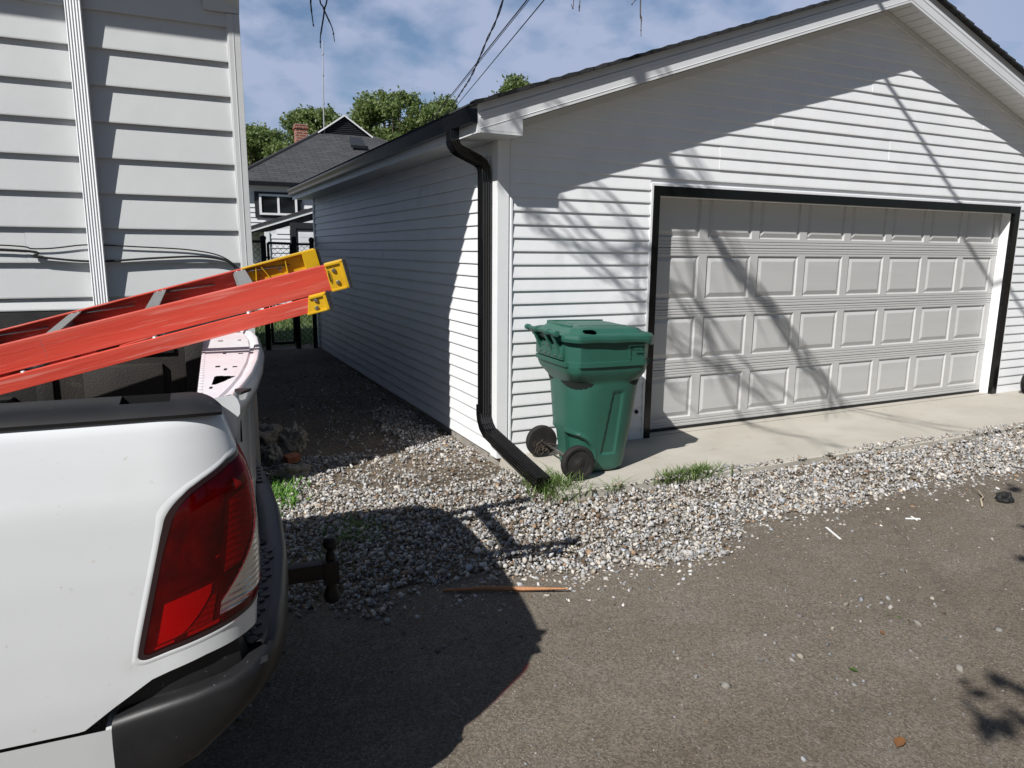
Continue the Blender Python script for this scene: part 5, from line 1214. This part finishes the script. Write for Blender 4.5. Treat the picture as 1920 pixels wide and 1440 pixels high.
def tree(loc, top, clumps, n, size, label, seed):
    t = tag(empty('broadleaf_tree', loc), label, 'tree', 'trees beyond the bungalow'); g = random.Random(seed)
    b = MB(); L0 = Vector(loc); tp = Vector((loc[0], loc[1], top*.62))
    b.tube([L0-L0, Vector((.1, .05, top*.3)), tp-L0], [.24, .19, .13], 8)
    for c in clumps:
        a = Vector((loc[0], loc[1], top*g.uniform(.3, .6))); e = Vector(c[:3]); m = (a+e)/2+Vector((0, 0, -.3)); b.tube([a-L0, m-L0, e-L0], [.09, .06, .02], 6)
    b.build('trunk', m_bark, t, smooth=True); crown('crown', clumps, n, size, m_leaf, t, seed, loc)
def clumps_of(loc, top, w, n, seed, base=.42):
    g = random.Random(seed); out = []
    for i in range(n):
        f = g.random(); z = top*(base+(1-base)*f); k = math.sin(math.pi*min(1, (f*.80+.14)))*w; a = g.uniform(0, 6.28); r = k*math.sqrt(g.random())
        rr = g.uniform(.5, .95)*(1-.35*f); out.append((loc[0]+math.cos(a)*r, loc[1]+math.sin(a)*r, min(z, top-rr*.8), rr))
    out.append((loc[0], loc[1], top-.5, .5)); return out
TR = [((1.7, 32.4, 0), 7.3, 2.6, 'lowest dark green tree, beside the corner trim of the old house', 21), ((5.0, 30.9, 0), 8.0, 2.3, 'middle height green tree behind the brick chimney', 22), ((8.0, 29.4, 0), 8.9, 2.4, 'tall broad green tree right of the dark gable vent', 23), ((10.3, 28.3, 0), 8.8, 2.1, 'leafy tree where the wires meet the black gutter', 24), ((13.3, 26.9, 0), 9.6, 2.2, 'tallest yellowish tree rising over the garage roof edge', 25), ((11.7, 28.9, 0), 8.0, 1.9, 'lower tree joining the two taller crowns behind the wires', 27), ((3.2, 35.5, 0), 7.6, 2.4, 'farther tree filling the gap between chimney and lowest tree', 26)]
for loc, top, w, lab, sd in TR: tree(loc, top, clumps_of(loc, top, w*1.12, 44, sd), 40000, .085, lab, sd)

# ------------------------------------------------------------------ wires and the tree leaning over from the left
gw = 'overhead wires running to the bungalow'
def wire(p0, p1, ext, r, label, sag=.25, twist=0):
    a, b = Vector(p0), Vector(p1); d = (b-a); pts = [a.lerp(b, i/12) for i in range(13)]+catmull([b, b+d*.2+Vector((0, 0, .75)), b+d*.6+Vector((0, 0, 3.0)), b+d*1.48+Vector((0, 0, 7.7))], 10)[1:]
    m = MB(); m.tube(pts, r, 6); return tag(m.build('overhead_wire', m_wire, smooth=True), label, 'wire', gw)
wire((4.632, 14.723, 5.017), (2.604, 4.745, 5.041), 1.45, .0095, 'thicker upper wire of the close middle pair')
wire((4.671, 14.704, 5.018), (2.631, 4.732, 5.042), 1.45, .006, 'thinner lower wire of the close middle pair')
wire((5.166, 14.516, 5.268), (2.819, 4.641, 5.043), 1.45, .0085, 'single straight wire apart from the close pair')
tw = MB(); cpts = catmull([(4.98, 14.6, 5.15), (4.15, 11.6, 4.95), (3.57, 9.6, 4.82), (3.067, 7.849, 4.734), (2.62, 6.2, 4.84), (2.302, 4.891, 5.038), (1.85, 2.9, 6.0), (.9, -1.2, 8.3), (-.5, -10.1, 12.6)], 16)
for ph in (0, math.pi): tw.tube([p+Vector((.010*math.sin(i*.55+ph), 0, .010*math.cos(i*.55+ph))) for i, p in enumerate(cpts)], .0085, 5)
tag(tw.build('overhead_wire', m_wire, smooth=True), 'twisted sagging wire that crosses the straight ones', 'wire', gw)
pole = MB(); pole.tube([(-.55, -10.2, -.1), (-.55, -10.2, 13.2)], [.17, .11], 14); pole.box((-1.6, -10.30, 12.6), (.5, -10.14, 12.74)); tag(pole.build('utility_pole', m_bark, smooth=40), 'wooden utility pole behind the viewer carrying the wires', 'utility pole')
sv = MB(); sv.tube([(-1.89, 5.0, 6.2), (1.31, -2.0, 6.2), (4.81, -9.65, 6.2)], .024, 8); tag(sv.build('service_cable', m_wire, smooth=True), 'thick overhead cable crossing above the garage front', 'wire')
sm = MB(); sm.tube([(-1.89, 5.02, 4.2), (-1.89, 5.02, 6.4)], .03, 8); tag(sm.build('service_mast', m_chrome, smooth=True), 'metal service mast on the old house roof', 'mast')

ot = tag(empty('overhanging_tree', (-9.9, -1.2, 0)), 'nearly bare tree whose thin twigs dangle into the top of the view', 'tree'); OT = Vector((-9.9, -1.2, 0))
def obr(name, mb): 
    o = mb.build(name, m_twig, ot, smooth=True); o.matrix_parent_inverse = Matrix.Translation(-OT); return o
tm = MB(); tm.tube([(-9.9, -1.2, -.1), (-9.7, -1.1, 2.5), (-9.0, -.7, 5.2), (-7.6, 0, 7.3), (-5.5, .5, 8.4), (-2.8, .6, 8.9), (-.6, .6, 8.6), (1.7, .7, 7.6)], [.30, .26, .22, .17, .11, .07, .045, .02], 10); o = tm.build('trunk', m_bark, ot, smooth=True); o.matrix_parent_inverse = Matrix.Translation(-OT)
lb = MB(); lb.tube([(-6.2, .3, 8.1), (-5.0, -1.4, 8.5), (-4.2, -2.6, 8.4), (-3.5, -2.9, 7.95)], [.08, .06, .04, .025], 8); obr('limb', lb)
tg_ = random.Random(31)
def strand(pts, r0, r1, n=3, spread=.07, side=5, near=0.0):
    if near: pts = [pts[0]]+[tuple(Vector(p)+SUN*near+Vector((-.15, 0, 0))) for p in pts[1:]]
    base = catmull(pts, 8)
    for q in range(n):
        ox, oy, oz = (tg_.uniform(-spread, spread) for _ in range(3)); ph = tg_.uniform(0, 6)
        m = MB(); P_ = [p+Vector((ox*(.3+i/len(base))+.02*math.sin(i*.7+ph), oy+.02*math.cos(i*.6+ph), oz*(.2+i/len(base))+.015*math.sin(i*.9+ph))) for i, p in enumerate(base)]
        rr = [r0+(r1-r0)*i/(len(P_)-1) for i in range(len(P_))]; rr = [x*(1 if q == 0 else .6) for x in rr]; m.tube(P_, rr, 6)
        for s in range(side):
            i = tg_.randrange(len(P_)//5, len(P_)-2); p = P_[i]; d = (P_[min(i+2, len(P_)-1)]-P_[i-1]).normalized(); v = (d+Vector((tg_.uniform(-.6, .6), tg_.uniform(-.6, .6), tg_.uniform(-.5, .3)))).normalized()*tg_.uniform(.2, .6)
            m.tube([p, p+v*.5+Vector((0, 0, -.02)), p+v+Vector((0, 0, -.08))], [rr[i]*.6, rr[i]*.45, .0015], 5)
        obr('twig', m)
strand([(-3.5, -2.9, 7.95), (-3.26, -2.85, 7.73), (-2.9, -2.65, 7.11), (-2.28, -2.53, 6.57), (-1.78, -2.5, 6.07), (-1.49, -2.47, 5.84), (-1.05, -2.44, 5.44), (-.76, -2.41, 5.1), (-.38, -2.38, 4.75), (-.19, -2.34, 4.53)], .022, .010, 8, .062, 6, 1.44)
strand([(-4.2, -2.6, 8.4), (-4.25, -2.8, 7.3), (-3.85, -2.65, 6.73), (-3.41, -2.65, 6.41), (-2.7, -2.53, 6.13), (-2.29, -2.49, 5.79), (-2.03, -2.44, 5.53), (-1.53, -2.39, 5.04), (-.88, -2.34, 4.61)], .015, .008, 5, .09, 6, 1.44)
strand([(-4.2, -2.6, 8.4), (-4.1, -2.6, 6.7), (-3.74, -2.46, 6.28), (-3.41, -2.46, 6.07), (-2.42, -2.34, 5.35), (-1.93, -2.28, 5.05), (-1.39, -2.22, 4.74), (-.81, -2.15, 4.3)], .014, .008, 4, .09, 6, 1.44)
strand([(-4.2, -2.6, 8.4), (-3.6, -2.5, 6.9), (-3.27, -2.46, 6.5), (-2.72, -2.46, 6.11), (-2.3, -2.3, 5.2), (-2.08, -2.15, 4.56), (-1.65, -2.15, 4.22)], .013, .007, 3, .09, 6, 1.2)
strand([(-3.5, -2.9, 7.95), (-2.0, -2.9, 6.2), (-1.12, -2.97, 5.46), (-1.06, -3.68, 5.46), (-.89, -4.24, 5.5)], .016, .006, 3, .09)
strand([(-3.5, -2.9, 7.95), (-3.0, -3.0, 6.2), (-2.55, -3.11, 5.46), (-2.49, -3.61, 5.46), (-2.45, -4.05, 5.5)], .013, .006, 3, .07)
for pts in ([(-1.25, .62, 8.75), (-1.25, .62, 5.5), (-1.196, .58, 3.5), (-1.195, .576, 3.3), (-1.191, .54, 3.15), (-1.186, .536, 3.117)], [(-.9, .6, 8.7), (-1.02, .56, 5), (-1.075, .53, 3.5), (-1.113, .521, 3.228), (-1.14, .504, 3.10), (-1.152, .497, 3.04), (-1.155, .492, 2.97)], [(-1.3, .6, 8.7), (-1.2, .55, 4.4), (-1.15, .53, 3.4), (-1.12, .521, 3.25), (-1.10, .505, 3.19), (-1.068, .49, 3.11), (-1.058, .476, 3.02)],
            [(1.5, .68, 7.7), (1.52, .5, 5), (1.515, .467, 3.667), (1.512, .44, 3.53), (1.505, .43, 3.45), (1.497, .414, 3.365)], [(1.5, .47, 3.69), (1.478, .48, 3.67), (1.448, .492, 3.631)], [(1.2, .7, 7.9), (1.1, .7, 5), (1.06, .69, 3.70), (1.044, .684, 3.62)], [(.9, .65, 8.0), (.97, .7, 5), (1.01, .71, 3.72), (.984, .715, 3.625)]):
    m = MB(); c_ = catmull(pts, 5); m.tube(c_, [.0055]*(len(c_)-8)+[.0045, .004, .004, .0035, .0035, .003, .003, .0025] if len(c_) > 8 else .003, 5)
    for p in c_[-14::5]: m.lathe(p, (0, 0, 1), [(.0, -.010), (.0075, 0), (.0, .010)], 6)
    obr('twig', m)
# a hanging spray with leaves (its shadow falls on the alley)
lsp = MB(); leafs = [(-2.925, -5.421, 3.362), (-2.80, -5.40, 3.37), (-2.66, -5.48, 3.362), (-2.72, -5.41, 3.40), (-2.843, -5.54, 3.362), (-3.027, -5.56, 3.362), (-2.96, -5.56, 3.33), (-1.392, -4.752, 3.362), (-.155, -3.979, 3.362), (-.26, -4.05, 3.4), (-.874, -4.503, 3.362)]
lt_ = MB(); lt_.tube(catmull([(-3.9, -2.85, 8.2), (-3.3, -4.3, 6.2), (-2.95, -5.3, 4.2), (-2.83, -5.47, 3.36)]), [.0025]*24+[.002], 5); lt_.tube([(-2.95, -5.3, 4.2), (-1.6, -4.9, 3.7), (-.15, -3.98, 3.40)], .002, 5); obr('twig', lt_)
for (x, y, z) in leafs:
    for q in range(4):
        c = Vector((x+tg_.gauss(0, .030), y+tg_.gauss(0, .022), z+tg_.gauss(0, .02))); u = Vector((tg_.uniform(-1, 1), tg_.uniform(-1, 1), tg_.uniform(-.4, .2))).normalized(); v = u.cross(SUN).normalized(); s = tg_.uniform(.035, .055)
        lsp.quad(c-u*s, c-v*s*.5, c+u*s, c+v*s*.5)
ol = lsp.build('leaf_spray', m_leaf, ot); ol.matrix_parent_inverse = Matrix.Translation(-OT)

# ------------------------------------------------------------------ unseen garage and trees added behind the viewer to cut skylight
og = tag(empty('blocker_garage', (1.5, -14.5, 0)), 'unseen brown garage added across the alley to block skylight', 'garage')
b_ = MB(); b_.box((-5, -3, -.1), (5.5, 2.2, 3.0)); b_.prism([(-5, -3, 3.0), (5.5, -3, 3.0), (.25, -3, 5.0)], (0, 5.2, 0)); b_.build('wall', m_wood, og)
b_ = MB(); b_.prism([(-5.4, -3.2, 2.85), (.25, -3.2, 5.02), (.25, -3.2, 5.14), (-5.4, -3.2, 2.97)], (0, 5.7, 0)); b_.prism([(5.9, -3.2, 2.85), (.25, -3.2, 5.02), (.25, -3.2, 5.14), (5.9, -3.2, 2.97)], (0, 5.7, 0)); b_.build('roof', m_shing, og)
b_ = MB(); b_.box((-3, 2.2, 0), (3, 2.24, 2.3)); b_.build('door', m_rhdark, og)
for loc, top, w, lab, sd in [((-3.5, -17, 0), 8.5, 3.0, 'unseen dark tree added behind the viewer to block skylight', 41), ((10.5, -15, 0), 9.0, 3.6, 'unseen broad tree added beyond the brown garage to block skylight', 42), ((4, -21, 0), 11, 3.8, 'unseen tall tree added behind the brown garage to block skylight', 43)]: tree(loc, top, clumps_of(loc, top, w, 26, sd, .12), 9000, .2, lab, sd)
